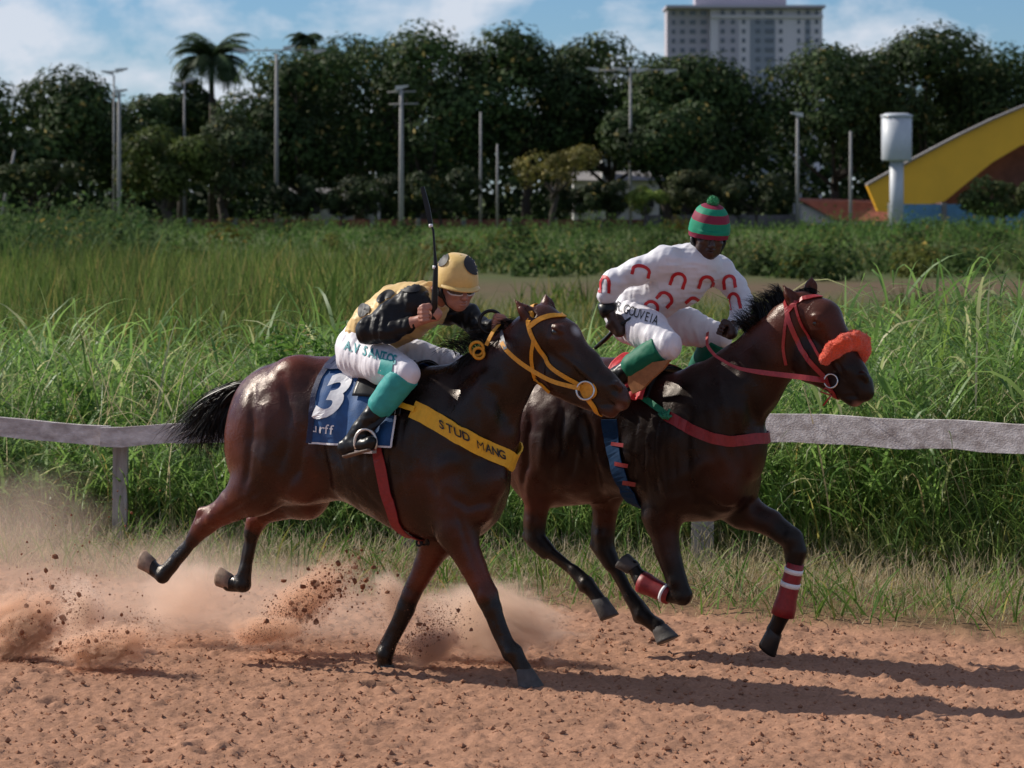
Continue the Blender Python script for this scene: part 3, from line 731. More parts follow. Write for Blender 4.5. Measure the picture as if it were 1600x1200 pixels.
h2 = dict(
    h=0.0094,
    bay=(0.065, 0.015, 0.0075), dark=(0.008, 0.004, 0.0032),
    trunk=[(798, 660, 740, .07), (814, 612, 768, .17), (842, 580, 790, .25), (882, 562, 792, .285), (925, 558, 786, .285), (970, 562, 778, .275),
           (1015, 576, 792, .285), (1058, 582, 806, .29), (1097, 572, 815, .28), (1127, 576, 812, .245), (1152, 602, 800, .205), (1170, 645, 775, .14), (1178, 680, 745, .07)],
    neck=[(1118, 648, .265, .165, 0), (1164, 596, .205, .125, 0), (1204, 549, .16, .105, 0), (1236, 508, .122, .09, 0), (1250, 490, .10, .085, 0)],
    head=[(1254, 478, .085, .85), (1286, 500, .098, .92), (1314, 543, .076, .86), (1335, 580, .060, .92), (1347, 598, .058, 1.0)],
    headell=[(1264, 560, -.035, .115, .105, .045, 40, .03), (1264, 560, .035, .115, .105, .045, 40, .03),
             (1280, 500, -.085, .034, .022, .022, 50, .015), (1280, 500, .085, .034, .022, .022, 50, .015),
             (1350, 588, -.043, .032, .026, .02, 55, .012), (1350, 588, .043, .032, .026, .02, 55, .012),
             (1353, 612, 0, .042, .05, .05, 0, .02), (1300, 560, -.062, .10, .012, .012, 60, .02)],
    headsub=[(1345, 596, -.068, .030, .020, .026, 75, .008), (1345, 596, .068, .030, .020, .026, 75, .008),
             (1338, 624, -.05, .04, .005, .03, 25, .008), (1290, 540, -.095, .06, .02, .022, 60, .03),
             (1275, 504, -.104, .022, .013, .014, 40, .006)],
    jaw=[(1268, 578, .075, 1308, 602, .056, .72), (1308, 602, .052, 1336, 622, .042, .9), (1282, 550, .08, 1326, 592, .06, .75)],
    ears_tip=[(1221, 442, -.075), (1268, 432, .06)], ears_base=[(1245, 478, -.055), (1266, 462, .05)],
    eyes=[(1275, 505, -.082, .019), (1275, 505, .082, .019)],
    ells=[(860, 672, -.13, .25, .24, .155, 0, .08), (860, 672, .13, .25, .24, .155, 0, .08),
          (838, 700, -.14, .15, .20, .11, 0, .06), (870, 700, .14, .17, .19, .11, 0, .06),
          (885, 735, -.15, .17, .12, .10, 20, .05), (935, 738, .15, .17, .12, .10, 20, .05),
          (885, 592, -.12, .12, .10, .10, 0, .08), (885, 592, .12, .12, .10, .10, 0, .08),
          (1122, 668, -.135, .13, .30, .085, 25, .07), (1122, 668, .135, .13, .30, .085, 25, .07),
          (1075, 742, -.165, .17, .11, .085, -25, .045), (1100, 742, .165, .16, .11, .085, -25, .045),
          (1130, 755, -.09, .12, .14, .10, 10, .05), (1150, 755, .10, .13, .14, .10, 10, .05),
          (1172, 700, 0, .08, .14, .11, 10, .09)],
    hollows=[(940, 700, -.36, .10, .20, .10, 20, .05), (940, 700, .36, .10, .20, .10, 20, .05), (1160, 640, -.23, .035, .17, .07, -38, .05), (1050, 770, -.33, .08, .05, .07, 0, .05), (1105, 722, -.29, .03, .16, .05, 30, .04)],
    legs=[
        dict(black=2.4, pts=[(868, 700, .18, -.14), (845, 738, .115, -.155), (840, 778, .072, -.16), (836, 815, .058, -.16), (836, 842, .056, -.16), (856, 860, .042, -.16), (896, 891, .036, -.16), (916, 912, .045, -.16), (929, 928, .037, -.16), (936, 938, .043, -.16)],
             bones=[((826, 800, -.16, .025), (823, 838, -.16, .026)), ((823, 838, -.16, .026), (850, 868, -.16, .022))]),
        dict(black=2.2, pts=[(945, 715, .15, .14), (950, 760, .10, .15), (946, 800, .072, .15), (943, 835, .058, .15), (944, 858, .055, .15), (958, 884, .041, .15), (985, 932, .036, .15), (1003, 960, .045, .15), (1019, 973, .037, .15), (1028, 979, .043, .15)],
             bones=[((932, 820, .15, .025), (930, 852, .15, .026)), ((930, 852, .15, .026), (952, 885, .15, .022))]),
        dict(black=1.6, pts=[(1062, 755, .125, -.15), (1032, 805, .092, -.145), (1042, 860, .068, -.14), (1058, 908, .058, -.14), (1066, 930, .057, -.14), (1049, 931, .042, -.14), (1018, 918, .038, -.14), (1002, 906, .044, -.14), (992, 892, .037, -.14), (988, 885, .043, -.14)],
             bones=[((1050, 905, -.14, .03), (1058, 925, -.14, .03))]),
        dict(black=1.4, pts=[(1118, 765, .125, .13), (1160, 798, .092, .135), (1206, 818, .07, .135), (1238, 842, .058, .135), (1245, 862, .050, .135), (1240, 890, .039, .135), (1229, 938, .037, .135), (1223, 956, .045, .135), (1214, 977, .038, .135), (1209, 985, .043, .135)],
             bones=[((1232, 858, .135, .025), (1236, 880, .135, .022))])],
    grooves=[([(x * .887 + 479, y + 3) for x, y in P_], d_, s_) for P_, d_, s_ in h1['grooves'][:16]]
             + [([(1262, 535), (1258, 570), (1268, 592), (1290, 600)], .008, .014), ([(1288, 535), (1308, 560), (1322, 580)], -.007, .010), ([(1318, 620), (1336, 619), (1355, 622)], .010, .006), ([(1338, 585), (1350, 585), (1358, 594)], -.006, .008),
                ([(1268, 494), (1280, 492), (1292, 498)], -.007, .008), ([(1266, 514), (1278, 517), (1288, 513)], -.005, .007)]
             + [([(996 + 16 * k, 655), (990 + 16 * k, 720), (996 + 16 * k, 770)], .0055, .012) for k in range(5)],
    hooves=[dict(top=(935, 937, -.16), bot=(946, 968, -.16), toe=(965, 942, -.16), m=1), dict(top=(1028, 979, .15), bot=(1038, 1004, .15), toe=(1056, 976, .15), m=1, rb=.07),
            dict(top=(990, 887, -.14), bot=(976, 871, -.14), toe=(978, 898, -.14), m=1), dict(top=(1210, 984, .135), bot=(1192, 1010, .135), toe=(1226, 1004, .135), m=2)],
    dark_shade_spots=[(1080, 740, .45), (1120, 650, .4), (1160, 620, .3), (1200, 560, .12), (1270, 550, .14), (1340, 600, .2), (1030, 700, .4), (1100, 780, .3), (930, 680, .35), (860, 690, .25)],
    marks=[(1344, 597, -.05, .035, (.004, .003, .003)), (1340, 634, -.02, .03, (.25, .13, .10))],
)
M_hoofb = material('black_hoof', (0.014, 0.012, 0.011), 0.42, var=0.3, vscale=30)
horse1, HV1, HF1, HB1 = build_horse(H1, h1, M_coat1, [M_hoofp, M_hoofd, M_hoofb], M_hair)
tag(horse1, 'wet dark bay racehorse with yellow bridle and blue number cloth, hind hooves trailing in dust', 'horse', 'galloping racehorses')
horse2, HV2, HF2, HB2 = build_horse(H2, h2, M_coat2, [M_hoofp, M_hoofd, M_hoofb], M_hair)
tag(horse2, 'dark bay racehorse with orange noseband and red leg wraps, leading on the rail side', 'horse', 'galloping racehorses')

# manes, forelocks and tail
def mk_hair(fr, parent, name, spec, seed, wid=0.003, jit=0.012, seg=10):
    """spec: list of (n, root a, root b, tip a, tip b, ctrl a, ctrl b, spread); points are (px,py,t)"""
    r = np.random.default_rng(seed); Ro = []; Ti = []; Ct = []
    for n, ra, rb, ta, tb, ca, cb, sp_ in spec:
        u = r.random((n, 1)); v = np.clip(u + r.normal(size=(n, 1)) * 0.10, -0.1, 1.1)
        A, B = fr.L(*ra), fr.L(*rb); T1, T2 = fr.L(*ta), fr.L(*tb); C1, C2 = fr.L(*ca), fr.L(*cb)
        Ro.append(A + (B - A) * u + r.normal(size=(n, 3)) * 0.008)
        ln = 0.55 + 0.5 * r.random((n, 1))
        ro = Ro[-1]; ti = T1 + (T2 - T1) * v + r.normal(size=(n, 3)) * sp_; ti = ro + (ti - ro) * ln
        Ti.append(ti); Ct.append(ro + ((C1 + (C2 - C1) * u) - ro) * ln + r.normal(size=(n, 3)) * sp_ * 0.4)
    V, Fq = hair(np.concatenate(Ro), np.concatenate(Ti), np.concatenate(Ct), wid, seg, jit, seed)
    return obj(name, np_mesh(name, V, Fq, True), M_hair, parent)
mk_hair(H1, horse1, 'tail', [
    (900, (383, 600, -.03), (372, 622, .03), (262, 690, 0), (330, 722, 0), (335, 590, 0), (318, 640, 0), .035),
    (700, (383, 600, -.03), (370, 625, .03), (300, 660, 0), (355, 715, 0), (340, 600, 0), (345, 660, 0), .03),
    (160, (380, 605, 0), (372, 620, 0), (242, 684, 0), (275, 712, 0), (320, 590, 0), (310, 700, 0), .03)], 3, 0.0045, 0.02)
mk_hair(H1, horse1, 'mane', [
    (500, (715, 556, 0), (820, 508, 0), (672, 545, -.02), (780, 502, .0), (700, 528, 0), (800, 490, 0), .02),
    (400, (735, 556, -.03), (800, 520, -.03), (700, 590, -.12), (765, 556, -.11), (712, 556, -.09), (785, 522, -.09), .016)], 4, 0.003, 0.004)
mk_hair(H1, horse1, 'forelock', [(260, (848, 490, -.03), (868, 490, .03), (832, 486, -.03), (860, 484, .04), (840, 470, 0), (860, 470, 0), .010)], 5, 0.003, 0.004, 8)
mk_hair(H2, horse2, 'mane', [
    (650, (1185, 508, 0), (1232, 474, 0), (1162, 470, 0), (1208, 448, 0), (1178, 468, 0), (1214, 436, 0), .014),
    (260, (1168, 520, 0), (1195, 502, 0), (1140, 490, -.01), (1172, 470, .0), (1148, 496, 0), (1184, 470, 0), .016),
    (120, (1165, 522, -.04), (1190, 503, -.04), (1142, 512, -.12), (1166, 494, -.1), (1150, 500, -.12), (1176, 486, -.1), .012)], 6, 0.003, 0.004)
mk_hair(H2, horse2, 'forelock', [(260, (1254, 464, -.03), (1276, 460, .03), (1240, 458, -.03), (1266, 452, .04), (1247, 446, 0), (1266, 444, 0), .010)], 7, 0.003, 0.004, 8)
mk_hair(H2, horse2, 'tail', [(900, (816, 610, 0), (808, 632, .03), (690, 690, 0), (740, 740, 0), (760, 600, 0), (750, 650, 0), .03)], 8, 0.0045, 0.02)
# ------------------------------------------------------------------ tack
def arr(V): return np.array([tuple(p) for p in V])
def part(name, VF, mat, parent, smooth=False, M=None, thick=0):
    return obj(name, np_mesh(name, arr(VF[0]), VF[1], smooth), mat, parent, M)
def merge(*vf):
    V = []; F_ = []
    for v, f in vf:
        o = len(V); V += list(v); F_ += [[i + o for i in q] for q in f]
    return V, F_
def ring(c, ax, R_, r, n=28, m=8):
    ax = Vector(ax).normalized(); a = Vector((0, 0, 1)) if abs(ax.z) < .9 else Vector((1, 0, 0)); u = ax.cross(a).normalized(); v = ax.cross(u); c = Vector(c); V = []; F_ = []
    for i in range(n):
        t = 2 * math.pi * i / n; d = u * math.cos(t) + v * math.sin(t)
        for k in range(m):
            p = 2 * math.pi * k / m; V.append(c + d * (R_ + r * math.cos(p)) + ax * r * math.sin(p))
    for i in range(n):
        for k in range(m):
            F_.append([i * m + k, i * m + (k + 1) % m, ((i + 1) % n) * m + (k + 1) % m, ((i + 1) % n) * m + k])
    return V, F_
def hits(fr, bv, pix, t=-0.1):
    o = []
    for q in pix:
        if len(q) == 3: o.append(Vector(fr.L(*q))); continue
        p, n = fr.hit(bv, *q); o.append(p if p is not None else Vector(fr.L(q[0], q[1], t)))
    return o
def tackroot(name, fr, label, cat, group=None):
    return tag(empty(name, fr.M.translation, -fr.th), label, cat, group)

M_yel = material('yellow_webbing', (0.62, 0.27, 0.012), 0.5, var=0.18, vscale=60, bump=0.3, bscale=300, bdist=0.002)
M_yel2 = material('bright_yellow_cloth', (0.72, 0.40, 0.018), 0.6, var=0.12, vscale=25, bump=0.3, bscale=200, bdist=0.003)
M_redw = material('red_webbing', (0.22, 0.012, 0.016), 0.5, var=0.2, vscale=50, bump=0.3, bscale=300, bdist=0.002)
M_redl = material('red_leather', (0.33, 0.026, 0.026), 0.38, spec=0.5, var=0.2, vscale=60, bump=0.1, bscale=200, bdist=0.002)
M_blk = material('black_leather', (0.006, 0.006, 0.0065), 0.36, spec=0.3, var=0.3, vscale=40, bump=0.15, bscale=150, bdist=0.002)
M_metal = material('steel', (0.55, 0.54, 0.52), 0.25, metal=1.0)
M_ink = material('black_print', (0.012, 0.012, 0.014), 0.6)
M_white = material('white_print', (0.72, 0.73, 0.75), 0.6, var=0.08, vscale=60)
M_blue = material('blue_saddle_cloth', (0.012, 0.075, 0.22), 0.6, var=0.22, vscale=18, bump=0.35, bscale=120, bdist=0.003)
M_navy = material('navy_trim', (0.008, 0.016, 0.06), 0.6, var=0.2, vscale=30, bump=0.3, bscale=150)
M_green = material('green_webbing', (0.01, 0.19, 0.10), 0.55, var=0.2, vscale=60, bump=0.3, bscale=250, bdist=0.002)
M_greyw = material('grey_webbing', (0.10, 0.11, 0.13), 0.55, var=0.2, vscale=60)
M_bluew = material('blue_girth', (0.006, 0.032, 0.085), 0.8, spec=.15, var=0.2, vscale=40, bump=0.3, bscale=200, bdist=0.002)
M_tan = material('tan_leather', (0.36, 0.16, 0.065), 0.45, var=0.25, vscale=30, bump=0.2, bscale=90, bdist=0.003)
M_stir = material('stirrup_alloy', (0.62, 0.58, 0.52), 0.35, metal=0.6)
M_orange = material('orange_fleece', (0.86, 0.075, 0.008), 0.9, sheen=0.4, var=0.25, vscale=120, bump=1.0, bscale=220, bdist=0.01)
M_redcl = material('red_cloth', (0.50, 0.022, 0.03), 0.6, var=0.2, vscale=20, bump=0.5, bscale=30, bdist=0.01)

def letters(name, fr, bv, body, org, right, up, mat, parent, adv=0.68, **kw):
    """each character its own piece"""
    x = 0.0
    for ch in body:
        if ch != ' ':
            v, f = text_decal(fr, bv, ch, (org[0] + right[0] * x, org[1] + right[1] * x), right, up, **kw)
            if f: part(name, largest((v, f)), mat, parent)
        x += {'I': 0.32, '.': 0.3, ' ': 0.36, 'M': 0.86, 'r': .42, 'f': .36, 'u': .6}.get(ch, adv)
# number cloth of the near horse, draped over back and flanks
def drape(fr, bv, s0, s1, a0, a1, zc, nu=40, nv=90, off=0.012, rip=0.006, slant=0.0, seed=2, cut=None):
    V = []; F_ = []; UV = []
    for j in range(nv + 1):
        a = a0 + (a1 - a0) * j / nv
        for i in range(nu + 1):
            u = i / nu; e0 = s0 + slant * abs(a) ; s = e0 + (s1 - e0) * u
            d = Vector((0, math.sin(a), math.cos(a))); o = Vector((s, 0, zc)) + d * 0.9
            p, n, _, _ = bv.ray_cast(o, -d)
            if p is None: p, n, _, _ = bv.find_nearest(Vector((s, 0, zc)) + d * 0.3)
            low = min(1, abs(a) / 1.7)
            r_ = rip * low * (math.sin(u * 17 + a * 2) + 0.6 * math.sin(u * 31 - a * 3.1 + 1)) + 0.012 * low ** 3
            V.append(p + d * (off + r_ + rip)); UV.append((u, a))
    for j in range(nv):
        for i in range(nu):
            q = j * (nu + 1) + i; F_.append([q, q + 1, q + nu + 2, q + nu + 1])
    return V, F_, UV
def thicken(V, F_, n_off, m_rows, m_cols):
    """close a grid sheet into a thin solid"""
    V2 = [v + n for v, n in zip(V, n_off)]; o = len(V); G = F_ + [[i + o for i in q[::-1]] for q in F_]
    idx = lambda j, i: j * m_cols + i
    bd = [(idx(0, i), idx(0, i + 1)) for i in range(m_cols - 1)] + [(idx(m_rows - 1, i + 1), idx(m_rows - 1, i)) for i in range(m_cols - 1)]
    bd += [(idx(j + 1, 0), idx(j, 0)) for j in range(m_rows - 1)] + [(idx(j, m_cols - 1), idx(j + 1, m_cols - 1)) for j in range(m_rows - 1)]
    G += [[b, a, a + o, b + o] for a, b in bd]
    return V + V2, G
def sheet(fr, bv, s0, s1, amax_n, amax_f, zc, name, mat, parent, off=0.012, rip=0.006, slant=0.0, nu=40, nv=90):
    V, F_, UV = drape(fr, bv, s0, s1, -amax_n, amax_f, zc, nu, nv, off, rip, slant)
    nrm = [Vector((0, -math.sin(a), -math.cos(a))) * 0.004 for u, a in UV]
    VV, FF = thicken(V, F_, nrm, nv + 1, nu + 1)
    o = part(name, (VV, FF), mat, parent, True)
    return V, F_, o
rc = tackroot('saddle_cloth', H1, 'blue racing number cloth with large white 3 under the nearer saddle', 'saddle cloth')
sA = H1.L(490, 660, -.29)[0]; sB = H1.L(617, 660, -.29)[0]; zc1 = H1.L(580, 690, 0)[2]
cV, cF, _ = sheet(H1, HB1, sA, sB, 1.56, 1.56, zc1, 'cloth', M_blue, rc, slant=-0.02)
CB1 = bvh_of([tuple(v) for v in cV], cF)
nu = 41
rowi = lambda j: [Vector(cV[j * nu + i]) for i in range(nu)]
coli = lambda i: [Vector(cV[j * nu + i]) for j in range(91)]
for nm, line, m_, wd in (('hem', rowi(0), M_white, .010), ('hem', rowi(90), M_white, .010), ('hem', coli(0), M_navy, .03), ('hem', coli(40), M_white, .010)):
    part(nm, strap(H1, CB1, line[::3] + [line[-1]], wd, 0.003, 0.004), m_, rc)
part('top_panel', strap(H1, CB1, [Vector(cV[38 * nu + i]) for i in range(0, nu, 3)], .16, 0.002, 0.003), M_navy, rc)
part('number', largest(text_decal(H1, CB1, '3', (484, 652), (92, -8), (46, -92), off=0.007, bold=0.035, cuts=3)), M_white, rc)
letters('letter', H1, CB1, 'urff', (486, 674), (21, 3), (2, -21), M_white, rc, off=0.006, bold=0.01, cuts=1)

# small racing saddles, girths, stirrups
def saddle(fr, bv, pxs, zpx, label, mat, fl=1.25):
    r_ = tackroot('racing_saddle', fr, label, 'saddle')
    s0 = fr.L(pxs[0], zpx, 0)[0]; s1 = fr.L(pxs[1], zpx, 0)[0]; zc = fr.L(pxs[0], zpx + 90, 0)[2]
    sheet(fr, bv, s0, s1, 0.95, 0.95, zc, 'seat', mat, r_, off=0.034, rip=0.001, nu=20, nv=40)
    f0 = s0 + (s1 - s0) * 0.45; f1 = s1 + 0.0
    sheet(fr, bv, f0, f1, fl, fl, zc, 'flap', mat, r_, off=0.024, rip=0.001, nu=20, nv=60)
    return r_
sd1 = saddle(H1, HB1, (590, 668), 580, 'small black racing saddle under the rider in gold and black', M_blk)
sd2 = saddle(H2, HB2, (1005, 1050), 580, 'small black racing saddle under the rider in white silks', M_blk, 0.98)

def around(fr, bv, s, zc, a0, a1, n=26, ds=0.0):
    o = []
    for i in range(n + 1):
        a = a0 + (a1 - a0) * i / n; d = Vector((0, math.sin(a), math.cos(a))); q = s + ds * (a - a0) / (a1 - a0)
        p, nn, _, _ = bv.ray_cast(Vector((q, 0, zc)) + d * 1.2, -d)
        if p is not None: o.append(p)
    return o
g1 = tackroot('girth', H1, 'red webbing girth strapped round the belly of the nearer horse', 'girth')
pg = hits(H1, HB1, [(588, 655), (590, 690), (596, 730), (604, 770), (614, 800), (626, 826)])
far = [Vector((p.x, -p.y, p.z)) for p in reversed(pg)]
under = [Vector(H1.L(650, 838, -.06)), Vector(H1.L(655, 840, .06))]
part('strap', strap(H1, HB1, pg + under + far, .062, 0.006, 0.010), M_redw, g1)
part('buckle', merge(ring(H1.L(662, 845, -.02), (0, 1, .2), .022, .006), ring(H1.L(655, 848, -.03), (0, 1, -.3), .016, .006), ring(H1.L(668, 848, -.01), (0.5, 1, 0), .012, .005)), M_blk, g1, True)
g2 = tackroot('girth', H2, 'blue elastic girth with red bars round the belly of the leading horse', 'girth')
pg2 = hits(H2, HB2, [(953, 655), (958, 690), (965, 725), (975, 755), (985, 775)])
far2 = [Vector((p.x, -p.y, p.z)) for p in reversed(pg2)]
part('strap', strap(H2, HB2, pg2 + [Vector(H2.L(1015, 800, 0))] + far2, .095, 0.006, 0.010), M_bluew, g2)
for (a, b) in ((957, 693), (963, 724), (975, 752)):
    part('bar', px_strip(H2, HB2, [(a + 1, b + (b - 690) * .0), (a + 21, b + 3)], 6.0, 0.019), M_redw, g2)

def stirrup(fr, px, py, t, label, leather_from):
    r_ = tackroot('stirrup', fr, label, 'stirrup')
    c = Vector(fr.L(px, py, t)); V = []; pts = []
    for i in range(15):
        a = -0.15 * math.pi + 1.3 * math.pi * i / 14
        pts.append(c + Vector((math.cos(a) * .052, 0.02 * math.cos(a), math.sin(a) * .07)))
    mb = MB(); mb.tube(pts, .0085, 8); mb.build('arch', M_stir, r_, True)
    mb = MB(); mb.box(c + Vector((0, 0, -.045)), (.105, .045, .014)); mb.build('tread', M_stir, r_)
    top = Vector(fr.L(*leather_from))
    part('leather', strap(fr, None, [top, (top + c) / 2 + Vector((0, -.02, 0)), c + Vector((0, 0, .07))], .022, .004, free=True, up=(0, -1, 0)), M_blk, r_)
    return r_
stirrup(H1, 571, 692, -.40, 'pale alloy stirrup iron round the boot beside the blue cloth', (625, 620, -.31))
stirrup(H2, 935, 618, -.40, 'alloy stirrup iron of the rider in white silks', (1015, 600, -.32))

# breast girth with lettering (near horse)
b1 = tackroot('breast_girth', H1, 'yellow breast girth with black lettering across the nearer horse', 'breast girth')
pb = hits(H1, HB1, [(646, 640), (676, 655), (706, 672), (736, 689), (762, 703), (780, 711)])
rest = [Vector(H1.L(790, 718, .02))] + [Vector((p.x, -p.y, p.z)) for p in reversed(pb[1:])]
part('padded_band', strap(H1, HB1, pb + rest, .092, 0.010, 0.008), M_yel2, b1)
part('thin_strap', strap(H1, HB1, hits(H1, HB1, [(610, 628), (628, 634), (650, 641)]), .028, 0.005, 0.03), M_yel2, b1)
bandV, bandF = strap(H1, HB1, pb + rest, .092, 0.010, 0.008)
BB = bvh_of([tuple(v) for v in bandV], bandF)
letters('letter', H1, BB, 'STUD', (688, 668), (17.0, 8.3), (-2.4, -18.5), M_ink, b1, off=0.010, bold=0.028, cuts=1)
letters('letter', H1, BB, 'MANG', (745, 699), (15.2, 6.6), (-2.2, -18.5), M_ink, b1, off=0.010, bold=0.028, cuts=1)

# breast girth of the leading horse
b2 = tackroot('breast_girth', H2, 'plain red breast girth with green tie on the leading horse', 'breast girth')
pb2 = hits(H2, HB2, [(1040, 648), (1075, 668), (1110, 683), (1145, 689), (1175, 686)])
rest2 = [Vector(H2.L(1188, 684, .05)), Vector(H2.L(1186, 682, .13))] + [Vector((p.x, -p.y, p.z)) for p in reversed(pb2[1:])]
part('band', strap(H2, HB2, pb2 + rest2, .058, 0.007, 0.006), M_redw, b2)
part('tie', strap(H2, HB2, hits(H2, HB2, [(985, 605), (1005, 622), (1026, 636), (1044, 650)]), .034, 0.006, 0.022), M_green, b2)
mbk = MB()
kp = hits(H2, HB2, [(1041, 646)])[0] + Vector((0, -.02, 0))
for i in range(7):
    a = i * 2.4; mbk.tube([kp + Vector((-.03 + .008 * i, -.006, .012 * math.sin(a))), kp + Vector((-.01 + .008 * i, -.016, -.018 + .006 * math.cos(a))), kp + Vector((.01 + .006 * i, -.004, -.03 * math.sin(a + 1)))], .008, 6)
mbk.build('knot', M_green, b2, True)

# bridles
def strap_px(fr, bv, pix, w_, mat, root, name, th=0.005, off=0.004, t=-0.1):
    return part(name, strap(fr, bv, hits(fr, bv, pix, t), w_, th, off, 0.015), mat, root)
br1 = tackroot('bridle', H1, 'yellow webbing bridle with reins on the nearer horse', 'bridle')
def mirror(P_): return [Vector((p.x, -p.y, p.z)) for p in reversed(P_)]
def band(fr, bv, pix, w_, mat, root, name, top=None, th=0.005, off=0.004):
    h = hits(fr, bv, pix); m_ = [Vector(fr.L(*top))] if top else []
    return part(name, strap(fr, bv, h + m_ + mirror(h), w_, th, off, 0.015), mat, root)
band(H1, HB1, [(826, 512), (842, 500), (860, 494), (876, 494)], .026, M_yel, br1, 'browband')
band(H1, HB1, [(912, 605), (885, 590), (858, 570), (836, 535), (826, 506)], .022, M_yel, br1, 'headpiece', (838, 482, 0))
strap_px(H1, HB1, [(834, 530), (830, 560), (835, 590), (842, 612), (852, 622)], .018, M_yel, br1, 'throatlatch')
band(H1, HB1, [(906, 602), (918, 622), (930, 638)], .026, M_yel, br1, 'chin_strap', (936, 652, 0))
c1 = hits(H1, HB1, [(918, 610)])[0]
part('bit_ring', ring(c1 + Vector((0, -.025, 0)), (0.25, -1, 0.1), .046, .006), M_metal, br1, True)
mbd = MB(); mbd.tube([c1 + Vector((.012, -.004, 0)), c1 + Vector((.012, -.014, 0))], .046, 20); mbd.build('bit_guard', M_yel, br1)
sp_ = hits(H1, HB1, [(870, 588), (890, 596)])
part('rein', strap(H1, HB1, [Vector(H1.L(784, 535, -.18)), Vector(H1.L(792, 548, -.20)), Vector(H1.L(812, 566, -.19)), Vector(H1.L(838, 583, -.16)), Vector(H1.L(866, 597, -.13)), c1 + Vector((-.03, -.03, 0.01))], .022, .005, free=True), M_yel, br1)
part('rein', strap(H1, HB1, [Vector(H1.L(783, 518, -.02)), Vector(H1.L(786, 530, -.16)), Vector(H1.L(790, 546, -.20))], .020, .005, free=True), M_greyw, br1)
part('rein_end', merge(ring(H1.L(745, 545, -.12), (.3, -1, 0), .035, .008), ring(H1.L(748, 552, -.13), (.8, -1, .3), .028, .008)), M_yel, br1, True)
part('rein', strap(H1, HB1, [Vector(H1.L(760, 540, -.13)), Vector(H1.L(770, 520, -.1)), Vector(H1.L(780, 508, -.02))], .020, .005, free=True), M_yel, br1)
rb1 = merge(ring(H1.L(767, 503, .0), (.5, -1, 0), .058, .009))
part('rein_loop', rb1, M_blk, br1, True)

br2 = tackroot('bridle', H2, 'red leather bridle with reins on the leading horse', 'bridle')
band(H2, HB2, [(1291, 592), (1272, 572), (1252, 545), (1238, 515), (1230, 485)], .026, M_redl, br2, 'headpiece', (1240, 462, 0))
band(H2, HB2, [(1229, 489), (1246, 473), (1264, 465), (1280, 464)], .026, M_redl, br2, 'browband')
strap_px(H2, HB2, [(1243, 476), (1252, 505), (1266, 530), (1282, 560)], .014, M_redl, br2, 'cheek_strap')
strap_px(H2, HB2, [(1231, 490), (1226, 520), (1224, 545), (1228, 570)], .016, M_redl, br2, 'throatlatch')
c2 = hits(H2, HB2, [(1301, 595)])[0]
part('bit_ring', ring(c2 + Vector((0, -.02, 0)), (0.25, -1, 0.1), .036, .005), M_metal, br2, True)
band(H2, HB2, [(1290, 590), (1296, 605), (1303, 615)], .026, M_redl, br2, 'chin_strap', (1306, 626, 0))
part('rein', strap(H2, HB2, [Vector(H2.L(1118, 556, -.22)), Vector(H2.L(1150, 574, -.22)), Vector(H2.L(1190, 582, -.2)), Vector(H2.L(1240, 588, -.17)), Vector(H2.L(1270, 592, -.15)), c2 + Vector((-.03, -.02, 0))], .026, .005, free=True, widths=[.014, .016, .026, .028, .03, .03]), M_redl, br2)
part('rein', strap(H2, HB2, [Vector(H2.L(1106, 520, -.1)), Vector(H2.L(1106, 540, -.2)), Vector(H2.L(1118, 556, -.22))], .016, .005, free=True), M_redl, br2)
mbt = MB(); mbt.tube([Vector(H2.L(1303, 614, -.07)), Vector(H2.L(1290, 606, -.1)), Vector(H2.L(1282, 612, -.1)), Vector(H2.L(1296, 617, -.1)), Vector(H2.L(1300, 616, -.09)), Vector(H2.L(1286, 634, -.1))], .005, 6); mbt.build('tie_end', M_redl, br2, True)
# orange fleece noseband: fat fuzzy roll over the nose
nb = tackroot('fleece_noseband', H2, 'bright orange fluffy fleece roll across the nose of the leading horse', 'noseband')
ctr = [H2.L(1290, 560, -.10), H2.L(1302, 547, -.095), H2.L(1320, 536, -.07), H2.L(1336, 531, -.02), H2.L(1345, 535, .035), H2.L(1347, 548, .075), H2.L(1344, 560, .10)]
fb = Field(np.min(ctr, 0) - .09, np.max(ctr, 0) + .09, .004)
fb.chain(ctr, [.036, .043, .047, .048, .047, .043, .035], k=.02); fb.noise(.006, 75, 3); fb.noise(.005, 45, 9)
Vn, Fn = fb.mesh(); obj('roll', np_mesh('roll', Vn, Fn, True), M_orange, nb)
# fuzz
rs = np.random.default_rng(3); pick = rs.integers(0, len(Vn), 2600); me0 = Vn[pick]; cc = np.array(ctr)
near_ = cc[np.argmin(((me0[:, None] - cc[None]) ** 2).sum(2), 1)]; dirn = me0 - near_; dirn /= np.linalg.norm(dirn, axis=1, keepdims=True) + 1e-9
vv, ff = hair(me0 - dirn * .004, me0 + dirn * .0035 + rs.normal(size=me0.shape) * .0022, None, .0035, 3, .001, 4)
obj('pile', np_mesh('pile', vv, ff, False), M_orange, nb)

# saddle cloth and flap pieces of the leading horse
rc2 = tackroot('saddle_cloth', H2, 'red saddle cloth billowing behind the rider in white silks', 'saddle cloth')
s0 = H2.L(948, 590, -.2)[0]; s1 = H2.L(1016, 590, -.2)[0]
sheet(H2, HB2, s0, s1, 1.1, 1.1, H2.L(1000, 660, 0)[2], 'cloth', M_redcl, rc2, off=.03, rip=.014)
pd = tackroot('saddle_pad', H2, 'tan leather pad below the green sleeve on the leading horse', 'saddle pad')
pp = [(981, 566), (1020, 566), (1046, 562), (1036, 576), (1016, 594), (1002, 609), (988, 615), (981, 600)]
qv = [Vector(H2.L(a, b, -.40)) for a, b in pp]
mb = MB(); mb.prism(qv, (0, .025, 0)); mb.build('pad', M_tan, pd)
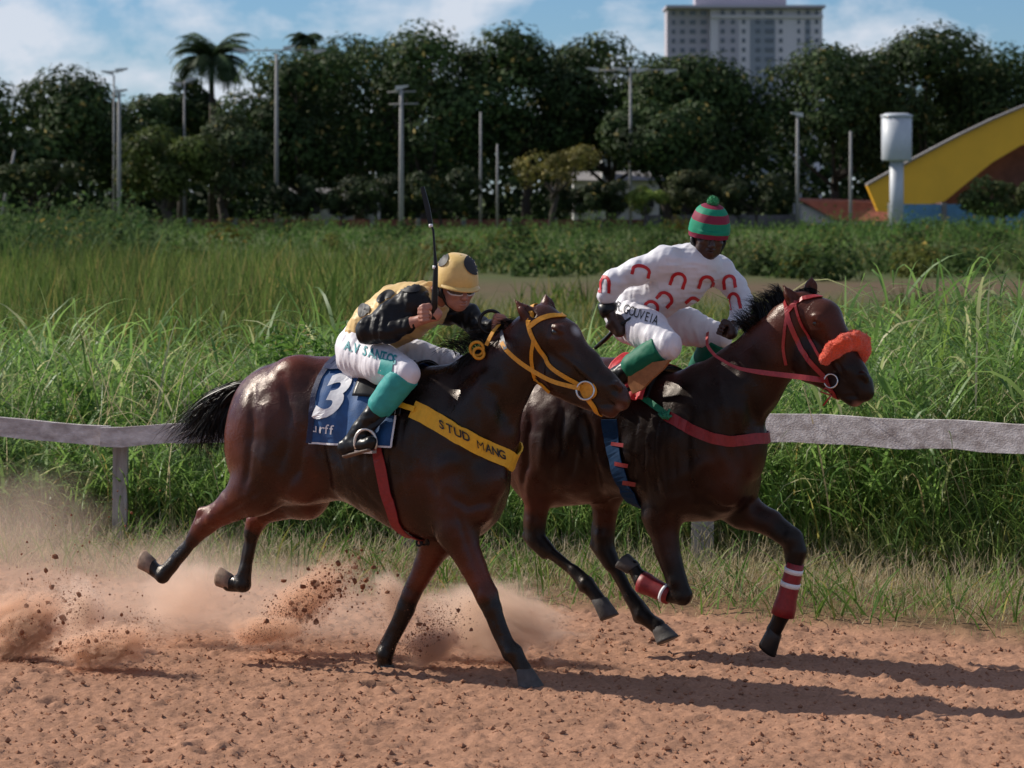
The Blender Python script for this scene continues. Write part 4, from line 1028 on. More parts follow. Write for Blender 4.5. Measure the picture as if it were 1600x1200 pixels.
# leg wraps
def wrap(fr, a, b, ra, rb, label, stripes):
    r_ = tackroot('leg_wrap', fr, label, 'leg wrap')
    A, B = Vector(a), Vector(b); pts = [A.lerp(B, i / 6) for i in range(7)]; rad = [ra + (rb - ra) * i / 6 + (.006 if i > 4 else 0) for i in range(7)]
    mb = MB(); mb.tube(pts, rad, 18); mb.build('bandage', M_redw, r_, True)
    for u in stripes:
        mb = MB(); p = A.lerp(B, u); q = A.lerp(B, u + .09); mb.tube([p, q], [ra + (rb - ra) * u + .003] * 2, 18); mb.build('stripe', M_white, r_, True)
wrap(H2, H2.L(1243, 880, .135), H2.L(1223, 961, .135), .047, .058, 'red leg wrap with white stripes on the outstretched foreleg', (.10, .36))
wrap(H2, H2.L(1046, 931, -.14), H2.L(1003, 909, -.14), .050, .056, 'red leg wrap on the folded foreleg of the leading horse', (.12,))
# ------------------------------------------------------------------ riders
def lerp(a, b, u): return np.array(a) * (1 - u) + np.array(b) * u
def basis(fwd, up):
    f_ = Vector(fwd).normalized(); s_ = Vector(up).cross(f_).normalized(); u_ = f_.cross(s_); return f_, s_, u_     # forward, left, up

def add_head(f, c, fwd, up, sc=1.0):
    """skull, face, nose, brow, mouth, ears round centre c"""
    F_, S_, U_ = basis(fwd, up)
    P = lambda a, b, d: np.array(Vector(c) + (F_ * a + S_ * b + U_ * d) * sc)
    Mx = [list(F_), list(S_), list(U_)]
    f.ell(P(-.012, 0, .025), np.array((.098, .078, .100)) * sc, Mx, k=.02)
    f.ell(P(.022, 0, -.038), np.array((.070, .062, .080)) * sc, Mx, k=.03)
    f.ell(P(.052, 0, -.092), np.array((.034, .036, .026)) * sc, Mx, k=.03)           # chin
    f.ell(P(.030, .045, -.062), np.array((.035, .022, .038)) * sc, Mx, k=.02); f.ell(P(.030, -.045, -.062), np.array((.035, .022, .038)) * sc, Mx, k=.02)
    f.ell(P(.078, 0, .018), np.array((.018, .055, .014)) * sc, Mx, k=.02)             # brow
    for sgn in (-1, 1):
        f.ell(P(.088, sgn * .031, -.002), np.array((.016, .018, .012)) * sc, Mx, k=.012, op='sub')   # eye socket
        f.ell(P(.078, sgn * .031, -.003), np.array((.014, .014, .011)) * sc, Mx, k=.006)              # eyeball lid
        f.ell(P(.062, sgn * .048, -.028), np.array((.022, .020, .017)) * sc, Mx, k=.02)               # cheekbone
        f.ell(P(-.008, sgn * .080, -.015), np.array((.022, .010, .034)) * sc, Mx, k=.008)             # ear
        f.ell(P(.100, sgn * .012, -.040), np.array((.012, .010, .009)) * sc, Mx, k=.006)              # nostril wing
    f.cone(P(.090, 0, .004), P(.112, 0, -.034), .010 * sc, .0145 * sc, k=.012)        # nose
    f.ell(P(.088, 0, -.062), np.array((.018, .026, .007)) * sc, Mx, k=.008); f.ell(P(.084, 0, -.076), np.array((.018, .024, .008)) * sc, Mx, k=.008)
    f.ell(P(.104, 0, -.069), np.array((.016, .024, .0025)) * sc, Mx, k=.004, op='sub')
    return P, Mx

def add_hand(f, wrist, palm_c, grip_dir, palm_n, sc=1.0, flip=1):
    """closed hand round a stick: palm, four curled fingers of different length, thumb from the side of the palm.
    grip_dir: along the held stick towards the little-finger side reversed (index end); palm_n: from back of hand to the palm side"""
    g = Vector(grip_dir).normalized(); n = Vector(palm_n); n = (n - g * n.dot(g)).normalized(); a = g.cross(n) * flip      # a: from wrist to knuckles
    c = Vector(palm_c); w_ = Vector(wrist)
    P = lambda x, y, z: np.array(c + (a * x + g * y + n * z) * sc)
    f.cone(np.array(w_), P(-.035, 0, -.005), .028 * sc, .029 * sc, k=.02)
    for y in (-.026, -.009, .009, .026):
        f.cone(P(-.032, y * .8, -.004), P(.034, y, -.008), .0165 * sc, .0135 * sc, k=.010)
    lens = (.030, .036, .038, .034)                                                   # little .. index, along +g
    for y, ln in zip((-.030, -.0105, .0095, .029), lens):
        k0 = P(.036, y, -.008); k1 = P(.036 + ln * .35, y, .012 + ln * .45); k2 = P(.020 + ln * .1, y, .036 + ln * .25); k3 = P(-.002, y * .95, .032)
        f.cone(k0, k1, .0105 * sc, .0095 * sc, k=.005); f.cone(k1, k2, .0095 * sc, .0088 * sc, k=.004); f.cone(k2, k3, .0088 * sc, .0078 * sc, k=.004)
    t0 = P(-.026, .026, .004); t1 = P(-.004, .046, .022); t2 = P(.022, .046, .036); t3 = P(.040, .040, .036)
    f.cone(t0, t1, .015 * sc, .0125 * sc, k=.012); f.cone(t1, t2, .0122 * sc, .0105 * sc, k=.005); f.cone(t2, t3, .0105 * sc, .0085 * sc, k=.004)

def field_for(pts, m, h):
    P = np.array(pts); return Field(P.min(0) - m, P.max(0) + m, h)

def rider(fr, J, label):
    L = fr.L; root = tag(empty('person', fr.M @ Vector(L(*J['hip'][0])) * 1.0, -fr.th), label, 'person', 'jockeys')
    off = np.array(L(*J['hip'][0]))
    root.location = fr.M @ Vector(off)
    sub = lambda V: V - off                                            # parts live in the rider's own frame
    g = {k: [(np.array(L(q[0], q[1], q[2])), q[3]) for q in J[k]] for k in ('spine', 'arm_n', 'arm_f', 'leg_n', 'leg_f')}
    allp = [p for k in g for p, r in g[k]] + [np.array(L(*J['head'])) + np.array([0, 0, .18]), np.array(L(*J['hand_n'])), np.array(L(*J['hand_f']))]
    # ---- body: one continuous surface
    f = field_for(allp, .15, .0062)
    sp = g['spine']
    for a, b in zip(sp, sp[1:]): f.cone(a[0], b[0], a[1] * .92, b[1] * .92, lat=1.25, k=.04)
    for k in ('arm_n', 'arm_f', 'leg_n', 'leg_f'):
        ch = g[k]
        for a, b in zip(ch, ch[1:]): f.cone(a[0], b[0], a[1] * .88, b[1] * .88, k=.02)
    hc = L(*J['head']); nb = sp[-1][0]
    fw = np.array(J['look']); up = np.array(J['headup'])
    f.cone(nb, lerp(nb, hc, .9), .062, .055, k=.03)
    P, Mx = add_head(f, hc, fw, up)
    add_hand(f, g['arm_n'][-1][0], L(*J['hand_n']), J['grip_n'], J['palm_n'], 1.0, J.get('flip_n', 1))
    add_hand(f, g['arm_f'][-1][0], L(*J['hand_f']), J['grip_f'], J['palm_f'], 1.0, J.get('flip_f', 1))
    V, Fq = f.mesh(); V = relax(V, Fq, 1)
    obj('body', np_mesh('rider_body', sub(V), Fq, True), J['skin'], root)
    BB_ = bvh_of(V, Fq)
    # ---- silks: torso and sleeves as one garment with folds
    f = field_for([p for p, r in sp] + [p for p, r in g['arm_n']] + [p for p, r in g['arm_f']], .22, .0068)
    for a, b in zip(sp, sp[1:]): f.cone(a[0], b[0], a[1] + .004, b[1] + .004, lat=1.27, k=.05)
    for k in ('arm_n', 'arm_f'):
        ch = g[k][:J.get('cuff_' + k, 9)]
        f.cone(sp[-2][0] * .4 + sp[-1][0] * .6, ch[0][0], .09, ch[0][1] + .010, k=.05)
        for a, b in zip(ch, ch[1:]): f.cone(a[0], b[0], a[1] + .006, b[1] + .005, k=.03)
    f.noise(.008, 9, 21, (1, .6, 1.3)); f.noise(J.get('fold', .014), 17, 22, (2.4, .3, .6)); f.noise(.006, 34, 23, (.5, .4, 2.2))
    f.cone(lerp(nb, hc, .42), hc, .056, .066, k=.008, op='sub')                         # neck opening
    Vs, Fs = f.mesh(); Vs = relax(Vs, Fs, 1)
    col = J['silkcol'](Vs, g, fr) if J.get('silkcol') else None
    o = obj('silks', np_mesh('silks', sub(Vs), Fs, True, col), J['silk'], root)
    SB = bvh_of(Vs, Fs)
    # ---- breeches
    f = field_for([sp[0][0], sp[1][0]] + [p for p, r in g['leg_n']] + [p for p, r in g['leg_f']], .24, .0068)
    f.cone(sp[0][0], lerp(sp[0][0], sp[1][0], .55), sp[0][1] + .010, sp[1][1] + .006, lat=1.24, k=.04)
    for k in ('leg_n', 'leg_f'):
        ch = g[k][:J['breech']]
        f.cone(sp[0][0], ch[0][0], sp[0][1] * .9, ch[0][1] + .01, k=.05)
        for a, b in zip(ch, ch[1:]): f.cone(a[0], b[0], a[1] + .008, b[1] + .007, k=.03)
    f.noise(.010, 11, 31, (1.2, .7, 1)); f.noise(.009, 26, 32, (2.6, .4, .5))
    Vb, Fb = f.mesh(); Vb = relax(Vb, Fb, 1)
    obj('breeches', np_mesh('breeches', sub(Vb), Fb, True), J['breeches'], root)
    PB = bvh_of(Vb, Fb)
    # ---- shin sleeves and boots
    for k in ('leg_n', 'leg_f'):
        ch = g[k]; kn, an = ch[J['breech'] - 1], ch[J['breech']]
        f = field_for([kn[0], an[0]], .13, .005)
        a = lerp(kn[0], an[0], .0); b = lerp(kn[0], an[0], .55); ax_ = (an[0] - kn[0]) / np.linalg.norm(an[0] - kn[0]); pl = lerp(kn[0], an[0], J.get('sock', .05))
        f.cone(a, b, kn[1] + .013, kn[1] * .55 + an[1] * .45 + .014, k=.01); f.noise(.005, 26, 41)
        f.func(f.lo, f.lo + f.n * f.h, lambda X, Y, Z: (X - pl[0]) * ax_[0] + (Y - pl[1]) * ax_[1] + (Z - pl[2]) * ax_[2] - .012 * np.sin(X * 40 + Z * 25), k=0, op='sub')
        v, q = f.mesh(); obj('legging', np_mesh('legging', sub(relax(v, q, 1)), q, True), J['legging'], root)
        foot = ch[J['breech'] + 1:]
        f = field_for([lerp(kn[0], an[0], .4), an[0]] + [p for p, r in foot], .12, .005)
        f.cone(lerp(kn[0], an[0], .48), an[0], .060, an[1] + .012, k=.01)
        f.cone(an[0], foot[0][0], an[1] + .008, foot[0][1] + .006, k=.02); f.cone(foot[0][0], foot[1][0], foot[0][1] + .006, foot[1][1] + .006, lat=.9, k=.02)
        f.noise(.008, 30, 42)
        v, q = f.mesh(); bt = obj('boot', np_mesh('boot', sub(relax(v, q, 1)), q, True), M_blk, root)
        a, b = foot[0][0] - np.array([0, 0, foot[0][1] + .004]), foot[1][0] - np.array([0, 0, foot[1][1] + .004])
        f = field_for([a, b], .07, .004); f.cone(a, b, .014, .012, lat=2.6, k=.005)
        v, q = f.mesh(); obj('sole', np_mesh('sole', sub(v), q, True), M_sole, bt)
    return dict(root=root, sub=sub, off=off, silk=SB, breech=PB, body=BB_, P=P, Mx=Mx, hc=np.array(hc), g=g)

def rpart(Rd, name, VF, mat, smooth=False, parent=None):
    return obj(name, np_mesh(name, arr(VF[0]) - Rd['off'], VF[1], smooth), mat, parent or Rd['root'])
def rletters(Rd, fr, bv, body, org, right, up, mat, adv=0.68, **kw):
    x = 0.0
    for ch in body:
        if ch != ' ':
            v, f = text_decal(fr, bv, ch, (org[0] + right[0] * x, org[1] + right[1] * x), right, up, **kw)
            if f: rpart(Rd, 'letter', largest((v, f)), mat)
        x += {'I': 0.32, '.': 0.3, ' ': 0.36, 'A': .72, 'V': .7}.get(ch, adv)

M_sole = material('brown_sole', (0.13, 0.085, 0.06), 0.7, var=0.3, vscale=40)
M_skinl = material('light_skin', (0.37, 0.17, 0.12), 0.5, spec=0.4, var=0.12, vscale=30, bump=0.15, bscale=150, bdist=0.002)
M_skind = material('dark_skin', (0.045, 0.020, 0.013), 0.42, spec=0.45, var=0.15, vscale=30, bump=0.15, bscale=150, bdist=0.002)
M_silk1 = material('gold_and_black_silks', attr=True, rough=0.45, spec=0.22, sheen=0.0, bump=0.15, bscale=90, bdist=0.004)
M_silk2 = material('white_silks', (0.66, 0.65, 0.69), 0.5, spec=0.4, sheen=0.1, bump=0.25, bscale=60, bdist=0.004)
M_bre = material('white_breeches', (0.68, 0.66, 0.70), 0.55, sheen=0.1, bump=0.3, bscale=50, bdist=0.004, var=0.05, vscale=20)
M_teal = material('teal_legging', (0.03, 0.30, 0.28), 0.6, spec=.3, var=0.12, vscale=20, bump=0.25, bscale=60, bdist=0.004)
M_dgreen = material('green_legging', (0.004, 0.13, 0.07), 0.6, spec=.25, var=0.15, vscale=20, bump=0.25, bscale=60, bdist=0.004)
M_gold = material('gold_cap_silk', (0.66, 0.44, 0.14), 0.42, sheen=0.1, var=0.08, vscale=20, bump=0.35, bscale=30, bdist=0.006)
M_lens = material('goggle_lens', (0.012, 0.008, 0.006), 0.08, spec=0.8)
M_frame = material('pale_frame', (0.62, 0.56, 0.54), 0.4)
M_shoe = material('red_horseshoe_print', (0.50, 0.012, 0.020), 0.55, var=0.2, vscale=60)
M_teal_ink = material('teal_print', (0.02, 0.25, 0.28), 0.6, var=0.2, vscale=80)
M_capred = material('maroon_cap_silk', (0.20, 0.016, 0.045), 0.65, spec=.25, sheen=0.0, bump=0.2, bscale=30, bdist=0.004)
M_capgrn = material('green_cap_silk', (0.005, 0.22, 0.12), 0.65, spec=.25, sheen=0.0, bump=0.2, bscale=30, bdist=0.004)
M_pom = material('green_pompom', (0.006, 0.24, 0.075), 0.9, sheen=0.4)
GOLD = np.array([0.66, 0.46, 0.20]); BLK = np.array([0.008, 0.008, 0.009])
def silkcol1(V, g, fr):
    """black sleeves on a gold body"""
    col = np.tile(GOLD, (len(V), 1))
    for k in ('arm_n', 'arm_f'):
        ch = g[k]
        for i, (a, b) in enumerate(zip(ch, ch[1:])):
            ba = b[0] - a[0]; h = np.clip(((V - a[0]) @ ba) / (ba @ ba), 0 if i else .12, 1); d = np.linalg.norm(V - a[0] - h[:, None] * ba, axis=1)
            r = a[1] + (b[1] - a[1]) * h + (.034 if i == 0 else .024); col[d < r] = BLK
    return col

J1 = dict(
    hip=[(565, 548, 0)],
    spine=[(567, 545, 0, .125), (590, 512, 0, .125), (628, 488, 0, .145), (660, 476, 0, .118)],
    arm_n=[(648, 475, -.19, .084), (610, 497, -.27, .074), (579, 517, -.31, .060), (608, 517, -.32, .052), (641, 506, -.31, .036)], cuff_arm_n=5,
    arm_f=[(690, 482, .19, .07), (730, 492, .25, .056), (752, 518, .22, .050), (766, 516, .13, .042), (776, 510, .08, .034)], cuff_arm_f=5,
    hand_n=(672, 491, -.31), grip_n=(-.06, 0.0, 1), palm_n=(.2, -1, 0), flip_n=-1,
    hand_f=(786, 508, .03), grip_f=(.3, 0, 1), palm_f=(-.3, -1, 0), flip_f=-1,
    leg_n=[(562, 556, -.12, .108), (600, 570, -.24, .094), (634, 583, -.33, .070), (566, 672, -.36, .042), (541, 700, -.37, .036), (578, 692, -.41, .030)], breech=3,
    leg_f=[(585, 556, .12, .105), (650, 562, .24, .092), (706, 570, .33, .066), (650, 668, .36, .042), (628, 696, .37, .036), (668, 690, .41, .030)],
    head=(713, 447, -.02), look=(.80, -.52, -.24), headup=(.20, -.12, .95),
    skin=M_skinl, silk=M_silk1, silkcol=silkcol1, breeches=M_bre, legging=M_teal)
R1 = rider(H1, J1, 'jockey in gold and black silks raising a whip on the nearer horse')

def cap(Rd, name, bands, thick=.028, brim=True, sc=1.0):
    """helmet cover: dome with colour bands, one mesh per band, stretched over the skull"""
    P = Rd['P']; n = 40; rows = []
    cx, cz = -.010, .032
    A, B, Hh = .098 * sc + thick, .080 * sc + thick, .105 * sc + thick
    obs = []; lo = -.02
    for (u0, u1, mat) in bands:
        V = []; F_ = []; m = 7
        for j in range(m + 1):
            u = u0 + (u1 - u0) * j / m
            for k in range(n):
                a = 2 * math.pi * k / n
                z = lo + (Hh - lo) * math.sin(u * math.pi / 2) if u > 0 else lo + u * .06
                r = math.cos(max(u, 0) * math.pi / 2) ** .62 if u > 0 else 1 + u * .05
                if u < 0: r = 1.0 + u * .15
                wr = 1 + .018 * math.sin(9 * a + 5 * u) * (1 - u) + .012 * math.sin(15 * a - 9 * u)
                V.append(Vector(P(cx + A * r * wr * math.cos(a), B * r * wr * math.sin(a), cz + z + (.012 * math.cos(a) if u <= 0.1 else 0))))
        for j in range(m):
            for k in range(n): F_.append([j * n + k, j * n + (k + 1) % n, (j + 1) * n + (k + 1) % n, (j + 1) * n + k])
        if u1 >= 1: F_.append([m * n + k for k in range(n)])
        obs.append((V, F_, mat))
    return obs
# gold cap with black dots
cp = cap(R1, 'cap', [(-.30, 1.0, M_gold)], .032)
capo = rpart(R1, 'cap', cp[0][:2], M_gold, True)
CPB = bvh_of([tuple(v) for v in cp[0][0]], cp[0][1])
for c, rx, ry, an in (((738, 414), 12.5, 16, -25), ((691, 404), 10, 13, 25)):
    rpart(R1, 'dot', px_disc(H1, CPB, c, rx, ry, an, off=.006), M_ink, True, capo)
P = R1['P']
# peak of the cap
V = []; F_ = []
for j in range(4):
    for k in range(17):
        a = -1.25 + 2.5 * k / 16
        V.append(Vector(P(-.010 + .127 * (1 + .035 * j) * math.cos(a) + .004 * j * math.cos(a), .109 * (1 + .03 * j) * math.sin(a), .024 - .005 * j)))
for j in range(3):
    for k in range(16): F_.append([j * 17 + k, j * 17 + k + 1, (j + 1) * 17 + k + 1, (j + 1) * 17 + k])
vv = V + [v - Vector(R1['Mx'][2]) * .006 for v in V]; no = len(V)
ff = F_ + [[i + no for i in q[::-1]] for q in F_] + [[3 * 17 + k, 3 * 17 + k + 1, no + 3 * 17 + k + 1, no + 3 * 17 + k] for k in range(16)]
rpart(R1, 'peak', (vv, ff), M_gold, True, capo)
mbb = MB(); mbb.tube([P(.0, 0, .158), P(.004, 0.004, .168)], .008, 8); o_ = rpart(R1, 'button', (mbb.v, mbb.f), M_gold, True, capo)

def goggles(Rd, frame_mat, lens_mat):
    P = Rd['P']
    V = []; F_ = []; n = 24; m = 7
    for j in range(m):
        v = j / (m - 1)
        for k in range(n + 1):
            a = -1.25 + 2.5 * k / n
            hgt = .030 * (1 - .35 * max(0, 1 - abs(a) / .28)) * (1 if abs(a) < .95 else max(.45, 1 - (abs(a) - .95) * 1.5))
            V.append(Vector(P(-.002 + .104 * math.cos(a * .80), .082 * math.sin(a), .006 + (v - .5) * 2 * hgt * .85 - .004)))
    for j in range(m - 1):
        for k in range(n): F_.append([j * (n + 1) + k, j * (n + 1) + k + 1, (j + 1) * (n + 1) + k + 1, (j + 1) * (n + 1) + k])
    go = rpart(Rd, 'goggles', (V, F_), lens_mat, True)
    mb = MB(); row = [V[k] for k in range(n + 1)]; mb.tube(row, .0045, 6); rpart(Rd, 'frame', (mb.v, mb.f), frame_mat, True, go)
    mb = MB(); pts = [P(.03, -.083, .008), P(-.02, -.094, .010), P(-.06, -.085, .012)]; mb.tube(pts, .010, 6); rpart(Rd, 'strap', (mb.v, mb.f), M_blk, True, go)
    mb = MB(); pts = [P(.03, .083, .008), P(-.02, .094, .010), P(-.06, .085, .012)]; mb.tube(pts, .010, 6); rpart(Rd, 'strap', (mb.v, mb.f), M_blk, True, go)
    return go
goggles(R1, M_frame, M_lens)
def chinstrap(Rd):
    P = Rd['P']
    mb = MB(); mb.tube([P(.004, -.092, .010), P(.012, -.086, -.04), P(.03, -.062, -.085), P(.048, -.02, -.118), P(.05, 0, -.121), P(.048, .02, -.118), P(.03, .062, -.085), P(.012, .086, -.04), P(.004, .092, .01)], .009, 8)
    rpart(Rd, 'chin_strap', (mb.v, mb.f), M_blk, True)
    mb = MB(); 
    for sgn in (-1, 1): mb.tube([P(-.035, sgn * .088, .01), P(-.012, sgn * .088, -.05), P(.012, sgn * .082, -.055)], .009, 8)
    rpart(Rd, 'ear_strap', (mb.v[:24], [q for q in mb.f if max(q) < 24]), M_blk, True); rpart(Rd, 'ear_strap', (mb.v[24:], [[i - 24 for i in q] for q in mb.f if min(q) >= 24]), M_blk, True)
chinstrap(R1)
# black dots on the gold silks
for c, rx, ry, an in (((640, 450), 17, 8, 2), ((603, 464), 15, 8, -32), ((569, 486), 9, 12, 25), ((681, 513), 14, 9, -15), ((650, 536), 16, 6, -15)):
    dv = px_disc(H1, R1['silk'], c, rx, ry, an, off=.007)
    if len(dv[1]) > 45: rpart(R1, 'dot', dv, M_ink, True)
rletters(R1, H1, R1['breech'], 'A.V SANTOS', (538, 546), (13.6, 4.1), (4.0, -20), M_teal_ink, adv=.66, off=.004, bold=.025, cuts=1)
# teal knee panel
rpart(R1, 'panel', px_strip(H1, R1['breech'], [(606, 562), (604, 574), (600, 586)], 20, .005), M_teal, True)

# whip
def whip(fr, path, rad, label, bands):
    r_ = tackroot('whip', fr, label, 'whip'); pts = [Vector(fr.L(*q)) for q in path]
    mb = MB(); mb.tube(pts, rad, 10); mb.build('shaft', M_blk, r_, True)
    for a, b, rr in bands:
        mb = MB(); mb.tube([Vector(fr.L(*a)), Vector(fr.L(*b))], rr, 10); mb.build('band', M_white, r_, True)
    return r_
wp = whip(H1, [(678, 499, -.31), (679, 468, -.315), (681, 418, -.32), (679, 390, -.32), (677, 360, -.32), (674, 352, -.32)], [.017, .017, .012, .006, .006, .006],
          'black riding whip held upright by the jockey in gold and black', [((679.6, 420, -.32), (680, 415, -.32), .0135), ((673.6, 355, -.32), (673, 350, -.32), .011)])
flp = [H1.L(673, 351, -.32), H1.L(668, 325, -.32), H1.L(660, 292, -.32)]
part('flap', strap(H1, None, flp, .030, .006, free=True, up=(.3, -1, 0), widths=[.022, .028, .020]), M_blk, wp)

J2 = dict(
    hip=[(985, 495, 0)],
    spine=[(988, 492, 0, .128), (1016, 462, 0, .128), (1060, 432, 0, .150), (1086, 414, 0, .118)],
    arm_n=[(1040, 408, -.19, .075), (995, 425, -.27, .064), (958, 440, -.32, .055), (948, 462, -.32, .048), (950, 484, -.31, .036)], cuff_arm_n=4,
    arm_f=[(1120, 422, .19, .074), (1146, 446, .25, .060), (1160, 472, .26, .052), (1157, 492, .20, .046), (1148, 505, .13, .036)], cuff_arm_f=5,
    hand_n=(962, 511, -.30), grip_n=(.75, -.1, .66), palm_n=(-.3, 1, .1), flip_n=1,
    hand_f=(1138, 518, .05), grip_f=(.4, .2, 1), palm_f=(-.6, -1, 0), flip_f=-1,
    leg_n=[(988, 502, -.12, .110), (1012, 516, -.24, .100), (1042, 540, -.33, .074), (950, 598, -.36, .042), (916, 612, -.38, .036), (948, 616, -.42, .030)], breech=3,
    leg_f=[(1010, 500, .12, .105), (1068, 508, .24, .094), (1122, 526, .33, .068), (1075, 610, .36, .042), (1058, 640, .37, .036), (1096, 636, .41, .030)],
    fold=.009, head=(1108, 367, -.01), look=(.62, -.72, -.22), headup=(.16, -.06, .98),
    skin=M_skind, silk=M_silk2, breeches=M_bre, legging=M_dgreen)
R2 = rider(H2, J2, 'jockey in white silks with red horseshoes and a green and maroon bobble cap')
prev = None
for i, (V, F_, m_) in enumerate(cap(R2, 'cap', [(-.45, .0, M_capred), (.0, .30, M_capgrn), (.30, .52, M_capred), (.52, .74, M_capgrn), (.74, 1.0, M_capred)], .030)):
    o = rpart(R2, 'cap' if i == 0 else 'band', (V, F_), m_, True, prev)
    if i == 0: prev = o
P = R2['P']
f = field_for([P(-.01, 0, .18)], .06, .003); f.ell(P(-.01, 0, .18), (.030, .030, .030), k=0); f.noise(.010, 110, 5)
v, q = f.mesh(); pm = obj('pompom', np_mesh('pompom', v - R2['off'], q, True), M_pom, prev)
c0 = np.array(P(-.01, 0, .18)); rs = np.random.default_rng(8); dd = rs.normal(size=(900, 3)); dd /= np.linalg.norm(dd, axis=1, keepdims=True)
vv, ff = hair(c0 + dd * .022, c0 + dd * (.033 + .005 * rs.random((900, 1))), None, .0025, 3, .003, 3); obj('pompom_pile', np_mesh('pompom_pile', vv - R2['off'], ff, False), M_pom, prev)
chinstrap(R2)
def shoe(c, w_, h_, ang, th=5.0, bv=None):
    """horseshoe print: arch open at the bottom"""
    pts = []
    for i in range(17):
        a = math.pi + R(12) - (math.pi + R(24)) * i / 16 if False else math.pi * (1.08 - 1.16 * i / 16)
        pts.append((w_ / 2 * math.cos(a), -h_ * .45 * math.sin(a)))
    pts = [(-w_ / 2 * .98, h_ * .55)] + pts + [(w_ / 2 * .98, h_ * .55)]
    ca, sa = math.cos(R(ang)), math.sin(R(ang))
    return px_strip(H2, bv or R2['silk'], [(c[0] + x * ca - y * sa, c[1] + x * sa + y * ca) for x, y in pts], th, .004, 2.0)
for c, w_, h_, ang in (((1060, 437), 21, 22, 18), ((1104, 442), 20, 22, 18), ((1040, 466), 22, 18, 42), ((1018, 480), 20, 20, 30), ((945, 444), 14, 25, 2), ((1002, 423), 26, 16, 14),
                       ((965, 412), 20, 16, -30), ((992, 396), 20, 14, -35), ((1139, 440), 17, 20, -10), ((1147, 470), 16, 26, -10), ((1085, 475), 22, 18, 50)):
    v, f_ = shoe(c, w_, h_, ang)
    if len(f_) > 6: rpart(R2, 'horseshoe_print', (v, f_), M_shoe, True)
rletters(R2, H2, R2['breech'], 'R.GOUVEIA', (961, 484), (12.4, 4.7), (5.2, -20), M_ink, adv=.66, off=.004, bold=.0, cuts=1)
# black wrist band and stick
wpt = [g_[0] for g_ in R2['g']['arm_n']]
mb = MB(); mb.tube([lerp(wpt[3], wpt[4], .55), lerp(wpt[3], wpt[4], 1.1), lerp(wpt[4], H2.L(*J2['hand_n']), .25)], [.052, .050, .046], 16); rpart(R2, 'wrist_band', (mb.v, mb.f), M_blk, True)
whip(H2, [(986, 497, -.30), (962, 513, -.30), (946, 530, -.29), (930, 544, -.28)], [.009, .011, .012, .010], 'dark riding stick held low in the hand of the jockey in white silks', [])
# ------------------------------------------------------------------ ground
EDGE = lambda x: 21.5 - 0.586 * (x + 1.61)                      # where the dirt track meets the verge
FENCE = lambda x: 22.72 - 0.27 * (x - 1.26) - 0.32 * np.clip(x - 1.26, 0, 9)                      # line of the rail
def dirt_mat():
    m, t, b, o = mat_base('track_dirt'); l = t.links.new
    b.inputs['Roughness'].default_value = 0.95; b.inputs['Specular IOR Level'].default_value = 0.15
    a = N(t, 'ShaderNodeAttribute', attribute_name='Col'); tc = N(t, 'ShaderNodeTexCoord')
    n1 = N(t, 'ShaderNodeTexNoise'); setin(n1, Scale=2.2, Detail=5.0); l(tc.outputs['Object'], n1.inputs['Vector'])
    n2 = N(t, 'ShaderNodeTexNoise'); setin(n2, Scale=45.0, Detail=4.0, Roughness=0.7); l(tc.outputs['Object'], n2.inputs['Vector'])
    r1 = N(t, 'ShaderNodeMapRange'); setin(r1, From_Min=0.3, From_Max=0.7, To_Min=0.82, To_Max=1.15); l(n1.outputs['Fac'], r1.inputs['Value'])
    r2 = N(t, 'ShaderNodeMapRange'); setin(r2, From_Min=0.3, From_Max=0.7, To_Min=0.78, To_Max=1.2); l(n2.outputs['Fac'], r2.inputs['Value'])
    mm = N(t, 'ShaderNodeMath', operation='MULTIPLY'); l(r1.outputs[0], mm.inputs[0]); l(r2.outputs[0], mm.inputs[1])
    vm = N(t, 'ShaderNodeVectorMath', operation='SCALE'); l(a.outputs['Color'], vm.inputs[0]); l(mm.outputs[0], vm.inputs['Scale']); l(vm.outputs[0], b.inputs['Base Color'])
    bp = N(t, 'ShaderNodeBump'); bp.inputs['Strength'].default_value = 0.6; bp.inputs['Distance'].default_value = 0.012
    l(n2.outputs['Fac'], bp.inputs['Height']); l(bp.outputs[0], b.inputs['Normal'])
    return m
M_dirt = dirt_mat()
DIRT = np.array([0.350, 0.188, 0.118]); SOIL = np.array([0.17, 0.105, 0.055])
_dr = np.random.default_rng(44); DENTS = np.stack([_dr.uniform(-4.2, 4.4, 150), _dr.uniform(14, 21.5, 150), _dr.uniform(.05, .085, 150), _dr.uniform(.012, .035, 150)], 1)
def dents(x, y):
    """old hoof prints: a hollow with a pushed-up rim"""
    o = np.zeros_like(x)
    for cx, cy, rr, dp in DENTS:
        m = (np.abs(x - cx) < rr * 3) & (np.abs(y - cy) < rr * 3.6)
        if not m.any(): continue
        q = np.sqrt(((x[m] - cx) / rr) ** 2 + ((y[m] - cy) / (rr * 1.2)) ** 2); o[m] += dp * (-np.exp(-q ** 2 * 1.4) + .55 * np.exp(-((q - 1.45) / .4) ** 2))
    return o
def track_h(x, y):
    h = 0.030 * (fbm2(x, y, .9, 2) - .5) + 0.012 * (fbm2(x + 5, y, 5.0, 2) - .5)
    c1 = np.clip(HN.n2(x * 13 + 3, y * 13) - .55, 0, 1); c2 = np.clip(HN.n2(x * 24 + 7, y * 24 + 5) - .5, 0, 1); c3 = np.clip(HN.n2(x * 43, y * 43 + 5) - .45, 0, 1)
    return h + 0.008 * c1 + 0.018 * c2 + 0.042 * c3 + dents(x, y)
x0, x1, y0, y1, hs = -4.6, 4.8, 13.6, 24.0, 0.020
gx = np.arange(x0, x1, hs); gy = np.arange(y0, y1, .03); X, Y = np.meshgrid(gx, gy)
